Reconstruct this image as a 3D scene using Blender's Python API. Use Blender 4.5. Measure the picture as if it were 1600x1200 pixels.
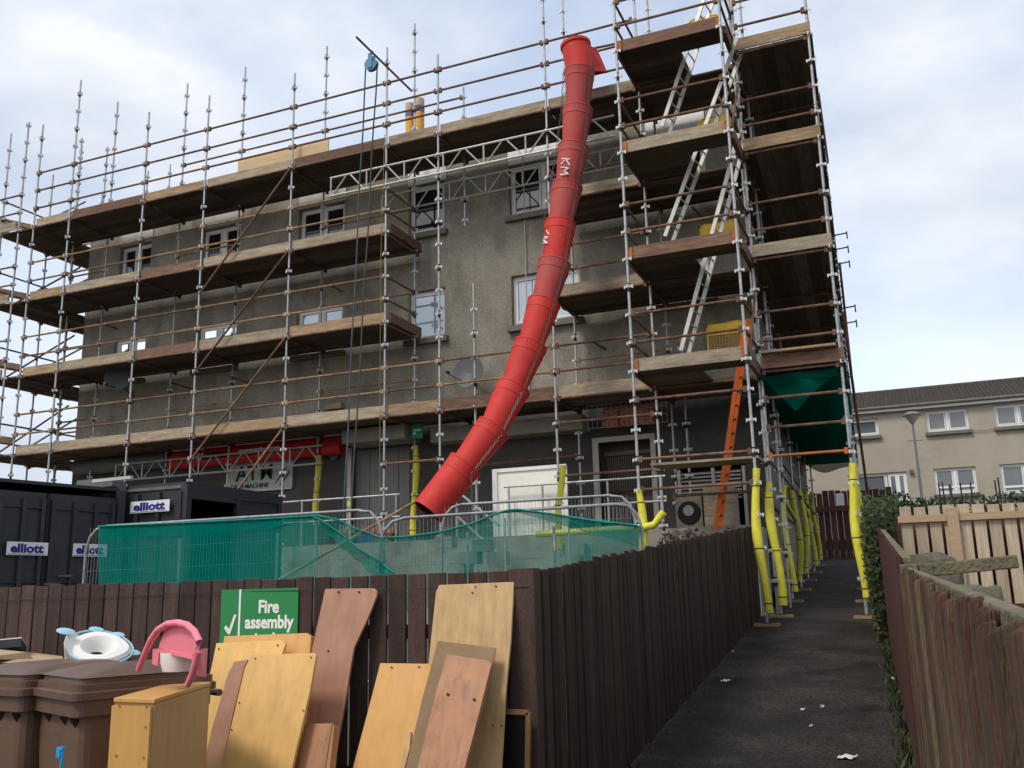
import bpy, bmesh, math, random
from mathutils import Vector, Matrix
random.seed(7)
for o in list(bpy.data.objects): bpy.data.objects.remove(o)
SC = bpy.context.scene
COL = SC.collection
R = math.radians

# ------------------------------------------------------------------ camera
EYE = Vector((0, 0, 1.6)); FPX = 1473.5
PITCH, ROLL, YAW = R(12.4726), R(-1.308), R(-22.7913)
_f = Vector((math.sin(YAW)*math.cos(PITCH), math.cos(YAW)*math.cos(PITCH), math.sin(PITCH)))
_r = Vector((math.cos(YAW), -math.sin(YAW), 0)); _u = _r.cross(_f)
CR = _r*math.cos(ROLL) + _u*math.sin(ROLL); CU = -_r*math.sin(ROLL) + _u*math.cos(ROLL)
cam = bpy.data.cameras.new('camera'); cam.sensor_width = 36; cam.lens = 36*FPX/1600; cam.clip_end = 2000; cam.clip_start = .05
camo = bpy.data.objects.new('camera', cam); COL.objects.link(camo)
camo.matrix_world = Matrix(((CR.x, CU.x, -_f.x, EYE.x), (CR.y, CU.y, -_f.y, EYE.y), (CR.z, CU.z, -_f.z, EYE.z), (0, 0, 0, 1)))
SC.camera = camo

# ------------------------------------------------------------------ sky, sun, exposure
SUN_EL, SUN_AZ = R(52), R(205)            # azimuth clockwise from +Y: behind the camera, a little to the left
w = bpy.data.worlds.new('World'); SC.world = w; w.use_nodes = True
nt = w.node_tree; N = nt.nodes; L = nt.links; N.clear()
out = N.new('ShaderNodeOutputWorld'); bg = N.new('ShaderNodeBackground'); L.new(bg.outputs[0], out.inputs[0])
sky = N.new('ShaderNodeTexSky'); sky.sky_type = 'NISHITA'; sky.sun_disc = False
sky.sun_elevation = SUN_EL; sky.sun_rotation = SUN_AZ; sky.air_density = 1.2; sky.dust_density = 2.5
tc = N.new('ShaderNodeTexCoord')
mp = N.new('ShaderNodeMapping'); mp.inputs['Scale'].default_value = (1, 1, 1.9); mp.inputs['Location'].default_value = (.35, .2, .1)
L.new(tc.outputs['Generated'], mp.inputs[0])
n1 = N.new('ShaderNodeTexNoise'); n1.inputs['Scale'].default_value = 2.6; n1.inputs['Detail'].default_value = 7; n1.inputs['Roughness'].default_value = .5
n1.inputs['Distortion'].default_value = .35
L.new(mp.outputs[0], n1.inputs['Vector'])
cr = N.new('ShaderNodeValToRGB'); cr.color_ramp.elements[0].position = .34; cr.color_ramp.elements[1].position = .56
cr.color_ramp.elements[0].color = (.3, .3, .3, 1); cr.color_ramp.elements[1].color = (1, 1, 1, 1)
L.new(n1.outputs[0], cr.inputs[0])
n2 = N.new('ShaderNodeTexNoise'); n2.inputs['Scale'].default_value = 4.5; n2.inputs['Detail'].default_value = 6
L.new(mp.outputs[0], n2.inputs['Vector'])
cc = N.new('ShaderNodeValToRGB'); cc.color_ramp.elements[0].position = .3; cc.color_ramp.elements[1].position = .62
cc.color_ramp.elements[0].color = (5.0, 5.6, 6.7, 1); cc.color_ramp.elements[1].color = (7.4, 7.7, 8.1, 1)
L.new(n2.outputs[0], cc.inputs[0])
gain = N.new('ShaderNodeMix'); gain.data_type = 'RGBA'; gain.blend_type = 'MULTIPLY'; gain.inputs[0].default_value = 1
gain.inputs[7].default_value = (2.5, 2.2, 2.0, 1)
L.new(sky.outputs[0], gain.inputs[6])
mx = N.new('ShaderNodeMix'); mx.data_type = 'RGBA'
L.new(cr.outputs[0], mx.inputs[0]); L.new(gain.outputs[2], mx.inputs[6]); L.new(cc.outputs[0], mx.inputs[7])
L.new(mx.outputs[2], bg.inputs[0]); bg.inputs[1].default_value = .1
sl = bpy.data.lights.new('sun', 'SUN'); sl.energy = 1.5; sl.angle = R(14); sl.color = (1, .95, .87)
so = bpy.data.objects.new('sun', sl); COL.objects.link(so)
sd = Vector((math.sin(SUN_AZ)*math.cos(SUN_EL), math.cos(SUN_AZ)*math.cos(SUN_EL), math.sin(SUN_EL)))
so.rotation_euler = sd.to_track_quat('Z', 'Y').to_euler()
vs = SC.view_settings; vs.view_transform = 'Standard'; vs.look = 'None'; vs.exposure = .36; vs.gamma = 1; vs.use_curve_mapping = False
SC.cycles.transparent_max_bounces = 24

# ------------------------------------------------------------------ survey helpers
def ray(px, py): return CR*((px-800)/FPX) + CU*(-(py-600)/FPX) + _f
def at(px, py, X=None, Y=None, Z=None):
    d = ray(px, py)
    t = (X-EYE.x)/d.x if X is not None else (Y-EYE.y)/d.y if Y is not None else (Z-EYE.z)/d.z
    return EYE + d*t
GA, GB = -.17, .0784
def gz(y): return GA + GB*max(-4, min(46, y))
def atg(px, py):
    d = ray(px, py); return EYE + d*((GA-EYE.z)/(d.z-GB*d.y))
def atp(px, py, p0, n):
    d = ray(px, py); return EYE + d*((p0-EYE).dot(n)/d.dot(n))

# ------------------------------------------------------------------ materials
MAT = {}
def M(name, col, rough=.75, metal=0, var=.2, scale=6, bump=0, bscale=80, rnd=0, col2=None, c2lo=.45, c2hi=.65, stretch=(1, 1, 1), spec=.3, world=False, c2scale=None, speck=0, speckscale=140, detail=5):
    m = bpy.data.materials.new(name); m.use_nodes = True; MAT[name] = m
    t = m.node_tree; n = t.nodes; l = t.links; b = n['Principled BSDF']
    b.inputs['Roughness'].default_value = rough; b.inputs['Metallic'].default_value = metal
    b.inputs['Specular IOR Level'].default_value = spec
    tc = n.new('ShaderNodeTexCoord'); mp = n.new('ShaderNodeMapping'); mp.inputs['Scale'].default_value = stretch
    if world:
        g = n.new('ShaderNodeNewGeometry'); l.new(g.outputs['Position'], mp.inputs[0])
    else: l.new(tc.outputs['Object'], mp.inputs[0])
    oi = n.new('ShaderNodeObjectInfo')
    if rnd:
        cx = n.new('ShaderNodeVectorMath'); cx.operation = 'SCALE'; cx.inputs[0].default_value = (37, 17, 29); l.new(oi.outputs['Random'], cx.inputs['Scale'])
        l.new(cx.outputs[0], mp.inputs['Location'])
    nz = n.new('ShaderNodeTexNoise'); nz.inputs['Scale'].default_value = scale; nz.inputs['Detail'].default_value = detail; nz.inputs['Roughness'].default_value = .6
    l.new(mp.outputs[0], nz.inputs['Vector'])
    rp = n.new('ShaderNodeValToRGB'); rp.color_ramp.elements[0].position = .3; rp.color_ramp.elements[1].position = .7
    rp.color_ramp.elements[0].color = (*[c*(1-var) for c in col], 1); rp.color_ramp.elements[1].color = (*[min(1, c*(1+var)) for c in col], 1)
    l.new(nz.outputs[0], rp.inputs[0]); cur = rp.outputs[0]
    if col2:
        n3 = n.new('ShaderNodeTexNoise'); n3.inputs['Scale'].default_value = c2scale or scale*.5; n3.inputs['Detail'].default_value = 6; n3.inputs['Roughness'].default_value = .65
        l.new(mp.outputs[0], n3.inputs['Vector'])
        r3 = n.new('ShaderNodeMapRange'); r3.inputs[1].default_value = c2lo; r3.inputs[2].default_value = c2hi; l.new(n3.outputs[0], r3.inputs[0])
        mm = n.new('ShaderNodeMix'); mm.data_type = 'RGBA'; l.new(r3.outputs[0], mm.inputs[0]); l.new(cur, mm.inputs[6]); mm.inputs[7].default_value = (*col2, 1); cur = mm.outputs[2]
    if speck:
        n4 = n.new('ShaderNodeTexNoise'); n4.inputs['Scale'].default_value = speckscale; n4.inputs['Detail'].default_value = 2; l.new(mp.outputs[0], n4.inputs['Vector'])
        r4 = n.new('ShaderNodeMapRange'); r4.inputs[1].default_value = .3; r4.inputs[2].default_value = .7; r4.inputs[3].default_value = 1-speck; r4.inputs[4].default_value = 1+speck; l.new(n4.outputs[0], r4.inputs[0])
        m4 = n.new('ShaderNodeVectorMath'); m4.operation = 'SCALE'; l.new(cur, m4.inputs[0]); l.new(r4.outputs[0], m4.inputs['Scale']); cur = m4.outputs[0]
    if rnd:
        r5 = n.new('ShaderNodeMapRange'); r5.inputs[3].default_value = 1-rnd; r5.inputs[4].default_value = 1+rnd; l.new(oi.outputs['Random'], r5.inputs[0])
        m5 = n.new('ShaderNodeVectorMath'); m5.operation = 'SCALE'; l.new(cur, m5.inputs[0]); l.new(r5.outputs[0], m5.inputs['Scale']); cur = m5.outputs[0]
    l.new(cur, b.inputs['Base Color'])
    if bump:
        nb = n.new('ShaderNodeTexNoise'); nb.inputs['Scale'].default_value = bscale; nb.inputs['Detail'].default_value = 4; l.new(mp.outputs[0], nb.inputs['Vector'])
        bp = n.new('ShaderNodeBump'); bp.inputs['Strength'].default_value = bump; bp.inputs['Distance'].default_value = .02; l.new(nb.outputs[0], bp.inputs['Height']); l.new(bp.outputs[0], b.inputs['Normal'])
    return m
def glass(name, col, rough=.08):
    m = M(name, col, rough, 0, .1, 2, spec=1.0); return m
def net(name, col, see):
    m = bpy.data.materials.new(name); m.use_nodes = True; MAT[name] = m
    t = m.node_tree; n = t.nodes; l = t.links; n.clear()
    o = n.new('ShaderNodeOutputMaterial'); tr = n.new('ShaderNodeBsdfTransparent'); d = n.new('ShaderNodeBsdfDiffuse'); d.inputs[0].default_value = (*col, 1)
    tl = n.new('ShaderNodeBsdfTranslucent'); tl.inputs[0].default_value = (*col, 1)
    m1 = n.new('ShaderNodeMixShader'); m1.inputs[0].default_value = .4; l.new(d.outputs[0], m1.inputs[1]); l.new(tl.outputs[0], m1.inputs[2])
    tc = n.new('ShaderNodeTexCoord'); nz = n.new('ShaderNodeTexNoise'); nz.inputs['Scale'].default_value = 22; nz.inputs['Detail'].default_value = 6; l.new(tc.outputs['Object'], nz.inputs['Vector'])
    mr = n.new('ShaderNodeMapRange'); mr.inputs[1].default_value = .3; mr.inputs[2].default_value = .7; mr.inputs[3].default_value = 1-see-.05; mr.inputs[4].default_value = 1-see+.05; l.new(nz.outputs[0], mr.inputs[0])
    m2 = n.new('ShaderNodeMixShader'); l.new(mr.outputs[0], m2.inputs[0]); l.new(tr.outputs[0], m2.inputs[1]); l.new(m1.outputs[0], m2.inputs[2]); l.new(m2.outputs[0], o.inputs[0])
    return m

M('render', (.31, .285, .232), .95, 0, .2, 1.3, 1.0, 70, col2=(.165, .15, .125), c2lo=.46, c2hi=.75, c2scale=1.5, world=True, speck=.32, speckscale=85, stretch=(1, 1, .6))
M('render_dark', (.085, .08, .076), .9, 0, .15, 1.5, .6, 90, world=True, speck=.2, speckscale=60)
M('gable_panel', (.19, .18, .165), .9, 0, .2, 2, .4, 70, rnd=.12)
M('concrete', (.3, .28, .24), .95, 0, .22, 3, .6, 60, col2=(.13, .12, .1), c2lo=.5, c2hi=.7, world=True, speck=.15)
M('sill', (.17, .155, .13), .95, 0, .2, 5, .4, 60, world=True)
M('galv', (.4, .41, .41), .5, .5, .22, 14, .1, 60, rnd=.08)
M('galv_dull', (.27, .28, .28), .55, .4, .25, 12)
M('coupler', (.52, .53, .52), .5, .3, .18, 30)
M('sleeve_dark', (.035, .034, .033), .7, .2, .2, 20)
M('rust', (.195, .112, .074), .85, .1, .35, 9, .3, 90, rnd=.2, col2=(.11, .06, .042), c2scale=5)
M('rust_orange', (.36, .12, .04), .85, 0, .3, 12, .3, 90, rnd=.1)
M('rail_tan', (.3, .2, .105), .8, .1, .3, 9, .2, 90, rnd=.22, col2=(.16, .085, .05), c2scale=3)
M('board_pale', (.36, .3, .215), .9, 0, .25, 5, .3, 40, rnd=.16, stretch=(.7, 5, 5), col2=(.2, .155, .105), c2lo=.45, c2hi=.72, c2scale=2.2, speck=.2, speckscale=30)
M('board_tan', (.35, .25, .15), .9, 0, .25, 5, .3, 40, rnd=.14, stretch=(.7, 5, 5), col2=(.2, .14, .09), c2lo=.45, c2hi=.72, c2scale=2.2, speck=.18, speckscale=30)
M('board_brown', (.165, .098, .066), .9, 0, .3, 6, .25, 40, rnd=.15, stretch=(.6, 4, 4), col2=(.25, .17, .11), c2lo=.55, c2hi=.75)
M('deck_under', (.1, .075, .056), .95, 0, .35, 4, .3, 40, rnd=.5, stretch=(.5, 6, 6))  # dark base colour holds the underside shade as well as dirt
M('deck_under_y', (.1, .075, .056), .95, 0, .35, 4, .3, 40, rnd=.5, stretch=(6, .5, 6))  # same dirt and painted underside shade, grain along Y
M('chute_new', (.52, .034, .026), .6, 0, .08, 2.5, .06, 25, rnd=.03, spec=.25, col2=(.5, .06, .048), c2lo=.5, c2hi=.8, c2scale=5)
M('chute_old', (.43, .06, .052), .65, 0, .12, 3, .05, 40, rnd=.06, spec=.3, col2=(.36, .075, .068), c2scale=3)
M('chute_in_shade', (.05, .012, .012), .9)  # dark red with the shade of the chute's inside in its colour
M('chain', (.2, .18, .16), .6, .6, .2, 20)
M('white_paint', (.75, .75, .73), .6, 0, .04, 5)
M('upvc', (.82, .82, .8), .4, 0, .04, 4)
M('upvc_aged', (.48, .46, .42), .5, 0, .1, 4)
glass('glass_dark', (.018, .018, .02), .06)
M('glass_sky', (.5, .56, .6), .05, .45, .05, 2, spec=.8)  # pale blue-grey base colour paints in part of the sky reflection
M('glass_bright', (.9, .92, .93), .04, 1.0, .03, 2)
glass('glass_curtain', (.13, .15, .165), .06)
M('blind', (.66, .68, .66), .8)
M('fence_brown', (.047, .0275, .0185), .9, 0, .35, 5, .6, 60, rnd=.32, stretch=(7, 7, .7), col2=(.04, .036, .017), c2lo=.55, c2hi=.8, c2scale=.9)
M('fence_front', (.082, .05, .04), .85, 0, .34, 6, .7, 50, rnd=.32, stretch=(6, 6, .8), col2=(.05, .032, .027), c2scale=1.5)
M('fence_moss', (.115, .06, .04), .95, 0, .4, 9, 1.0, 30, rnd=.3, stretch=(7, 7, .6), col2=(.15, .12, .072), c2lo=.46, c2hi=.62, c2scale=1.8)
M('moss_wood', (.17, .145, .095), .95, 0, .4, 10, .9, 40, col2=(.085, .09, .045), c2scale=5)
M('fence_pale', (.42, .345, .25), .9, 0, .22, 5, .3, 50, rnd=.18, stretch=(7, 7, .6), col2=(.29, .23, .165), c2lo=.5, c2hi=.75, c2scale=1.2)
M('fence_rail', (.39, .28, .175), .85, 0, .15, 5, .2, 50, stretch=(.7, 7, 7))
M('fence_red', (.085, .036, .028), .9, 0, .3, 5, .4, 60, rnd=.3, stretch=(7, 7, .7))
M('asphalt', (.022, .0195, .0185), .9, 0, .45, 1.6, 1.0, 110, col2=(.05, .04, .035), c2lo=.47, c2hi=.62, c2scale=1.3, world=True, speck=.7, speckscale=40)
M('earth', (.09, .082, .065), .95, 0, .4, 1.2, .8, 50, world=True, col2=(.05, .06, .028), c2scale=.6)
M('container', (.036, .04, .049), .5, .2, .16, 3, .1, 20, rnd=.08, spec=.4)
M('container_edge', (.13, .135, .135), .6, .2, .15, 4)
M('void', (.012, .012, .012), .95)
M('sticker', (.72, .73, .75), .5, 0, .03, 4)
M('ink_blue', (.02, .025, .2), .5)
M('ink_black', (.012, .012, .012), .6)
net('net_green', (.0, .27, .215), .4)
net('net_thin', (.0, .25, .2), .52)
net('net_dark', (.0, .16, .115), .16)
M('net_hem', (.0, .2, .16), .8)
M('foam', (.68, .63, .06), .75, 0, .1, 5, .15, 30, rnd=.06, col2=(.4, .37, .09), c2lo=.5, c2hi=.8, c2scale=4)
M('foam_dirty', (.5, .46, .06), .8, 0, .15, 5, .15, 30, rnd=.12, col2=(.3, .28, .07), c2lo=.5, c2hi=.8)
M('tie_black', (.02, .02, .02), .6)
M('yellow_gate', (.66, .42, .03), .5, 0, .12, 5, rnd=.05)
M('pipe_yellow', (.68, .36, .06), .6, 0, .1, 5)
M('pipe_band', (.12, .13, .27), .6)
M('pipe_top', (.5, .4, .24), .7)
M('ply', (.62, .46, .27), .85, 0, .1, 4, stretch=(.6, 5, 5))
M('alu', (.44, .44, .4), .45, .4, .15, 10, rnd=.06)
M('orange_ladder', (.72, .15, .035), .55, 0, .12, 6)
M('dish_grey', (.085, .092, .097), .5, 0, .06, 4)
M('rope_teal', (.07, .1, .11), .9)
M('rope_dark', (.075, .07, .06), .9)
M('rope_yellow', (.3, .22, .07), .9)
M('wheel_blue', (.08, .25, .38), .5, 0, .15, 10)
M('sign_red', (.45, .018, .02), .5, 0, .06, 3)
M('sign_pale', (.36, .4, .36), .6, 0, .1, 3)
M('sign_green', (.025, .22, .07), .45, 0, .06, 4)
M('exit_green', (.02, .25, .16), .5)
M('shutter_grey', (.2, .2, .2), .6, .1, .12, 4, stretch=(2, 2, .5))
M('shopwin', (.085, .055, .04), .7, 0, .3, 5)
M('white_board', (.85, .85, .76), .7, 0, .1, 2.5, col2=(.55, .55, .48), c2lo=.55, c2hi=.8)
M('house_render', (.4, .36, .29), .95, 0, .08, 1.0, .4, 60, world=True, speck=.1, speckscale=30, col2=(.32, .285, .225), c2lo=.5, c2hi=.8, c2scale=.6)
M('tile', (.062, .053, .046), .9, 0, .3, 6, .3, 30, rnd=.2)
M('lamp_grey', (.19, .2, .21), .5, .3, .1, 5)
M('lamp_glass', (.45, .43, .4), .2, 0, .1, 5)
M('stone', (.12, .108, .082), .95, 0, .3, 6, .9, 30, col2=(.06, .06, .035), c2scale=4)
M('leaf', (.032, .05, .016), .7, 0, .4, 3, col2=(.07, .07, .022), c2lo=.5, c2hi=.7, world=True)
M('leaf_dark', (.026, .042, .018), .75, 0, .4, 3, world=True)
M('stem', (.08, .06, .04), .9)
M('bin_brown', (.125, .073, .046), .48, 0, .1, 3, .12, 120, col2=(.09, .052, .035), c2scale=2, spec=.4)
M('bin_dark', (.03, .018, .013), .6)
M('cupboard', (.52, .29, .085), .55, 0, .08, 4, .03, 40, stretch=(6, 6, .6), spec=.35)
M('cupboard_side', (.42, .265, .115), .6, 0, .1, 5, .03, 40, stretch=(6, 6, .5))
M('w_yellow', (.66, .4, .13), .5, 0, .1, 3, .04, 30, stretch=(5, 5, .6), spec=.35, col2=(.5, .3, .11), c2lo=.52, c2hi=.85, c2scale=1.6, rnd=.06)
M('w_orange', (.6, .33, .1), .5, 0, .09, 3, .03, 30, stretch=(6, 6, .6), spec=.4, col2=(.42, .26, .14), c2lo=.58, c2hi=.8)
M('w_mauve', (.35, .18, .11), .5, 0, .12, 3, .05, 30, stretch=(5, 5, .5), spec=.4, col2=(.24, .13, .09), c2lo=.5, c2hi=.75, c2scale=2)
M('w_oak', (.47, .31, .145), .6, 0, .2, 3, .06, 30, stretch=(7, 7, .5), spec=.35)
M('w_hard', (.235, .16, .09), .85, 0, .08, 8)
M('w_red', (.4, .195, .095), .5, 0, .15, 3, .05, 30, stretch=(4, 4, .6), spec=.4, col2=(.2, .105, .075), c2lo=.5, c2hi=.72, c2scale=4)
M('w_edge', (.33, .19, .085), .7)
M('gold_frame', (.25, .15, .06), .5, .3, .15, 8)
M('black_gloss', (.012, .012, .012), .3)
M('brass', (.6, .45, .2), .35, .8)
M('pink', (.78, .2, .26), .4, 0, .05, 3, spec=.45)
M('potty_white', (.7, .68, .68), .4)
M('seat_white', (.72, .72, .68), .4, 0, .05, 5)
M('seat_blue', (.3, .52, .62), .4, 0, .08, 5)
M('card', (.42, .3, .185), .9, 0, .12, 6, col2=(.3, .21, .13), c2scale=3)
M('brush_blue', (.02, .3, .62), .4)
M('paper', (.62, .62, .6), .9)
M('crate_red', (.16, .05, .04), .7, 0, .3, 10)
M('crate_blue', (.05, .06, .2), .6)
M('orange_bag', (.5, .12, .05), .8, 0, .4, 14, col2=(.3, .25, .2), c2scale=14)

# ------------------------------------------------------------------ mesh builder
class MB:
    def __init__(s): s.v = []; s.f = []; s.m = []; s.M = Matrix(); s.mi = 0; s.sm = []
    def add(s, vs, fs, smooth=False):
        b = len(s.v); s.v += [s.M @ Vector(v) for v in vs]
        for f in fs: s.f.append([b+i for i in f]); s.m.append(s.mi); s.sm.append(smooth)
    def box(s, a, b):
        x0, y0, z0 = a; x1, y1, z1 = b
        s.add([(x0, y0, z0), (x1, y0, z0), (x1, y1, z0), (x0, y1, z0), (x0, y0, z1), (x1, y0, z1), (x1, y1, z1), (x0, y1, z1)],
              [(3, 2, 1, 0), (4, 5, 6, 7), (0, 1, 5, 4), (1, 2, 6, 5), (2, 3, 7, 6), (3, 0, 4, 7)]); return s
    def tube(s, p, q, r, r2=None, n=8, cap=True):
        return s.path([p, q], [r, r if r2 is None else r2], n, cap)
    def path(s, pts, rs, n=8, cap=True):
        pts = [Vector(p) for p in pts]
        if not isinstance(rs, (list, tuple)): rs = [rs]*len(pts)
        vs = []; fs = []; ref = None
        for i, p in enumerate(pts):
            d = (pts[min(i+1, len(pts)-1)] - pts[max(i-1, 0)]).normalized()
            if ref is None: ref = Vector((0, 0, 1)) if abs(d.z) < .9 else Vector((1, 0, 0))
            a = d.cross(ref).normalized(); b = d.cross(a)
            for k in range(n):
                t = 2*math.pi*k/n; vs.append(p + (a*math.cos(t) + b*math.sin(t))*rs[i])
        for i in range(len(pts)-1):
            for k in range(n): fs.append((i*n+k, (i+1)*n+k, (i+1)*n+(k+1) % n, i*n+(k+1) % n))
        s.add(vs, fs, True)
        if cap:
            b = len(s.v)-len(vs)
            s.f.append([b+k for k in range(n)]); s.m.append(s.mi); s.sm.append(False)
            e = b+(len(pts)-1)*n; s.f.append([e+n-1-k for k in range(n)]); s.m.append(s.mi); s.sm.append(False)
        return s
    def slab(s, poly, nrm, th):                       # polygon extruded by th along nrm
        poly = [Vector(p) for p in poly]; q = [p + nrm*th for p in poly]; k = len(poly)
        s.add(poly+q, [tuple(range(k)), tuple(range(2*k-1, k-1, -1))] + [(i, i+k, (i+1) % k+k, (i+1) % k) for i in range(k)]); return s
    def bar(s, p, q, wx, up=(0, 0, 1), h=None):      # rectangular bar between two points
        p = Vector(p); q = Vector(q); d = (q-p).normalized(); up = Vector(up); a = d.cross(up).normalized(); b = a.cross(d)
        h = wx if h is None else h
        vs = [o + a*i*wx/2 + b*j*h/2 for o in (p, q) for i, j in ((-1, -1), (1, -1), (1, 1), (-1, 1))]
        s.add(vs, [(0, 1, 2, 3), (7, 6, 5, 4), (0, 4, 5, 1), (1, 5, 6, 2), (2, 6, 7, 3), (3, 7, 4, 0)]); return s
    def lathe(s, prof, n=20, org=(0, 0, 0)):         # (r, z) profile about z
        vs = []; fs = []; o = Vector(org)
        for r, z in prof:
            for k in range(n):
                t = 2*math.pi*k/n; vs.append(o + Vector((r*math.cos(t), r*math.sin(t), z)))
        for i in range(len(prof)-1):
            for k in range(n): fs.append((i*n+k, i*n+(k+1) % n, (i+1)*n+(k+1) % n, (i+1)*n+k))
        s.add(vs, fs, True); return s
    def build(s, name, mats, parent=None, bevel=0, **props):
        mats = mats if isinstance(mats, (list, tuple)) else [mats]
        me = bpy.data.meshes.new(name)
        if parent is not None:
            org = parent.get('_o'); org = Vector(org) if org is not None else Vector(parent.location)
        else:
            xs = [v.x for v in s.v]; ys = [v.y for v in s.v]; zs = [v.z for v in s.v]
            org = Vector(((min(xs)+max(xs))/2, (min(ys)+max(ys))/2, min(zs)))
        me.from_pydata([v-org for v in s.v], [], s.f)
        for m in mats: me.materials.append(MAT[m])
        me.polygons.foreach_set('material_index', s.m); me.polygons.foreach_set('use_smooth', s.sm)
        bm = bmesh.new(); bm.from_mesh(me); bmesh.ops.recalc_face_normals(bm, faces=bm.faces)
        if bevel:
            bmesh.ops.bevel(bm, geom=[e for e in bm.edges if len(e.link_faces) == 2 and e.calc_face_angle(0) > .6], offset=bevel, segments=2, affect='EDGES', profile=.5)
        bm.to_mesh(me); bm.free()
        if any(s.sm): me.set_sharp_from_angle(angle=R(38))
        me.update()
        o = bpy.data.objects.new(name, me); COL.objects.link(o)
        if parent is None: o.location = org
        else: o.parent = parent
        o_org[o.name] = org
        if parent is not None and parent.type == 'MESH': pass
        for k, v in props.items(): o[k] = v
        return o
o_org = {}
def sub(mb, name, mats, part, **p):                  # sub-part: child of a part (the part sits at its thing's origin)
    o = mb.build(name, mats, THING_OF(part), **p); o.parent = part; return o
def THING_OF(part): return part.parent if part.parent else part
def tag(o, label=None, cat=None, group=None, kind=None):
    if label: o['label'] = label
    if cat: o['category'] = cat
    if group: o['group'] = group
    if kind: o['kind'] = kind
    return o
def thing(name, loc, label, cat, group=None):
    o = bpy.data.objects.new(name, None); COL.objects.link(o); o.location = Vector(loc); o.empty_display_size = .2
    return tag(o, label, cat, group)
def struct(mb, name, mats): return tag(mb.build(name, mats), kind='structure')
def solo(mb, name, mats, label, cat, group=None, bevel=0): return tag(mb.build(name, mats, bevel=bevel), label, cat, group)
def text_mesh(txt, p, u, v, size, bold=.0, ext=.004, align='LEFT', sx=1.0):
    cu = bpy.data.curves.new('t', 'FONT'); cu.body = txt; cu.size = size; cu.extrude = ext; cu.offset = bold; cu.align_x = align; cu.resolution_u = 3
    ob = bpy.data.objects.new('t', cu); COL.objects.link(ob); bpy.context.view_layer.update()
    me = bpy.data.meshes.new_from_object(ob.evaluated_get(bpy.context.evaluated_depsgraph_get()))
    u = Vector(u).normalized(); v = Vector(v).normalized(); nn = u.cross(v); p = Vector(p)
    mb = MB(); mb.add([p + u*(q.co.x*sx) + v*q.co.y + nn*q.co.z for q in me.vertices], [tuple(f.vertices) for f in me.polygons])
    bpy.data.objects.remove(ob); bpy.data.meshes.remove(me); return mb
XV, YV, ZV = Vector((1, 0, 0)), Vector((0, 1, 0)), Vector((0, 0, 1))

# ================================================================== ground, path
def gridsheet(xs, ys, zf):
    mb = MB(); vs = [(x(y) if callable(x) else x, y, zf(y)) for y in ys for x in xs]; n = len(xs)
    mb.add(vs, [(j*n+i, j*n+i+1, (j+1)*n+i+1, (j+1)*n+i) for j in range(len(ys)-1) for i in range(n-1)]); return mb
struct(gridsheet([-500, -60, -30, -15, -5, 5, 20, 60, 500], [-400, -60, -4, 5, 12, 20, 30, 46, 80, 200, 900], gz), 'ground', 'earth')
SK = -.048
def xl(y): return -1.95 + SK*(y-4.99)
def xr(y): return .174 + SK*y
struct(gridsheet([-9, -2.2, .6], [-4, 0, 2.5, 4.97], lambda y: gz(y)+.004), 'forecourt', 'asphalt')
struct(gridsheet([lambda y: xl(y)-.1, lambda y: (xl(y)+xr(y))/2, lambda y: xr(y)+.1], [4.97, 8, 12, 16, 22, 28, 35.5], lambda y: gz(y)+.004), 'path', 'asphalt')
# raised shop platform
PZ = 2.66
mb = MB(); mb.box((-21, 16.78, .3), (-2.55, 18.3, PZ)); struct(mb, 'shop_platform', 'concrete')

# ================================================================== apartment building
BW, BX0, BX1 = 18.1, -20.1, -2.48
bld = thing('apartment_building', (-11, 18.1, 1.2), 'three-storey grey roughcast block of flats over shops, wrapped in scaffolding', 'building')
ups = [(-18.98, -17.9), (-16.2, -14.97), (-13.2, -11.88), (-10.12, -9.18), (-7.57, -6.0), (-4.4, -3.2)]
ZR = [(7.2, 8.35), (9.72, 10.93)]
def wall_with_holes(x0, x1, z0, z1, y0, y1, holes):
    mb = MB(); xs = sorted({x0, x1, *[h[0] for h in holes], *[h[1] for h in holes]}); zs = sorted({z0, z1, *[h[2] for h in holes], *[h[3] for h in holes]})
    for i in range(len(xs)-1):
        for j in range(len(zs)-1):
            cx = (xs[i]+xs[i+1])/2; cz = (zs[j]+zs[j+1])/2
            if any(h[0] < cx < h[1] and h[2] < cz < h[3] for h in holes): continue
            a, b, c, d = xs[i], xs[i+1], zs[j], zs[j+1]
            mb.add([(a, y0, c), (b, y0, c), (b, y0, d), (a, y0, d)], [(0, 1, 2, 3)])
    for h in holes:
        a, b, c, d = h
        mb.add([(a, y0, c), (b, y0, c), (b, y0, d), (a, y0, d), (a, y1, c), (b, y1, c), (b, y1, d), (a, y1, d)], [(0, 1, 5, 4), (1, 2, 6, 5), (2, 3, 7, 6), (3, 0, 4, 7)])
    return mb
holes = [(a, b, z0, z1) for a, b in ups for z0, z1 in ZR]
mb = wall_with_holes(BX0, BX1, 5.25, 11.45, BW, BW+.3, holes)
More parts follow.
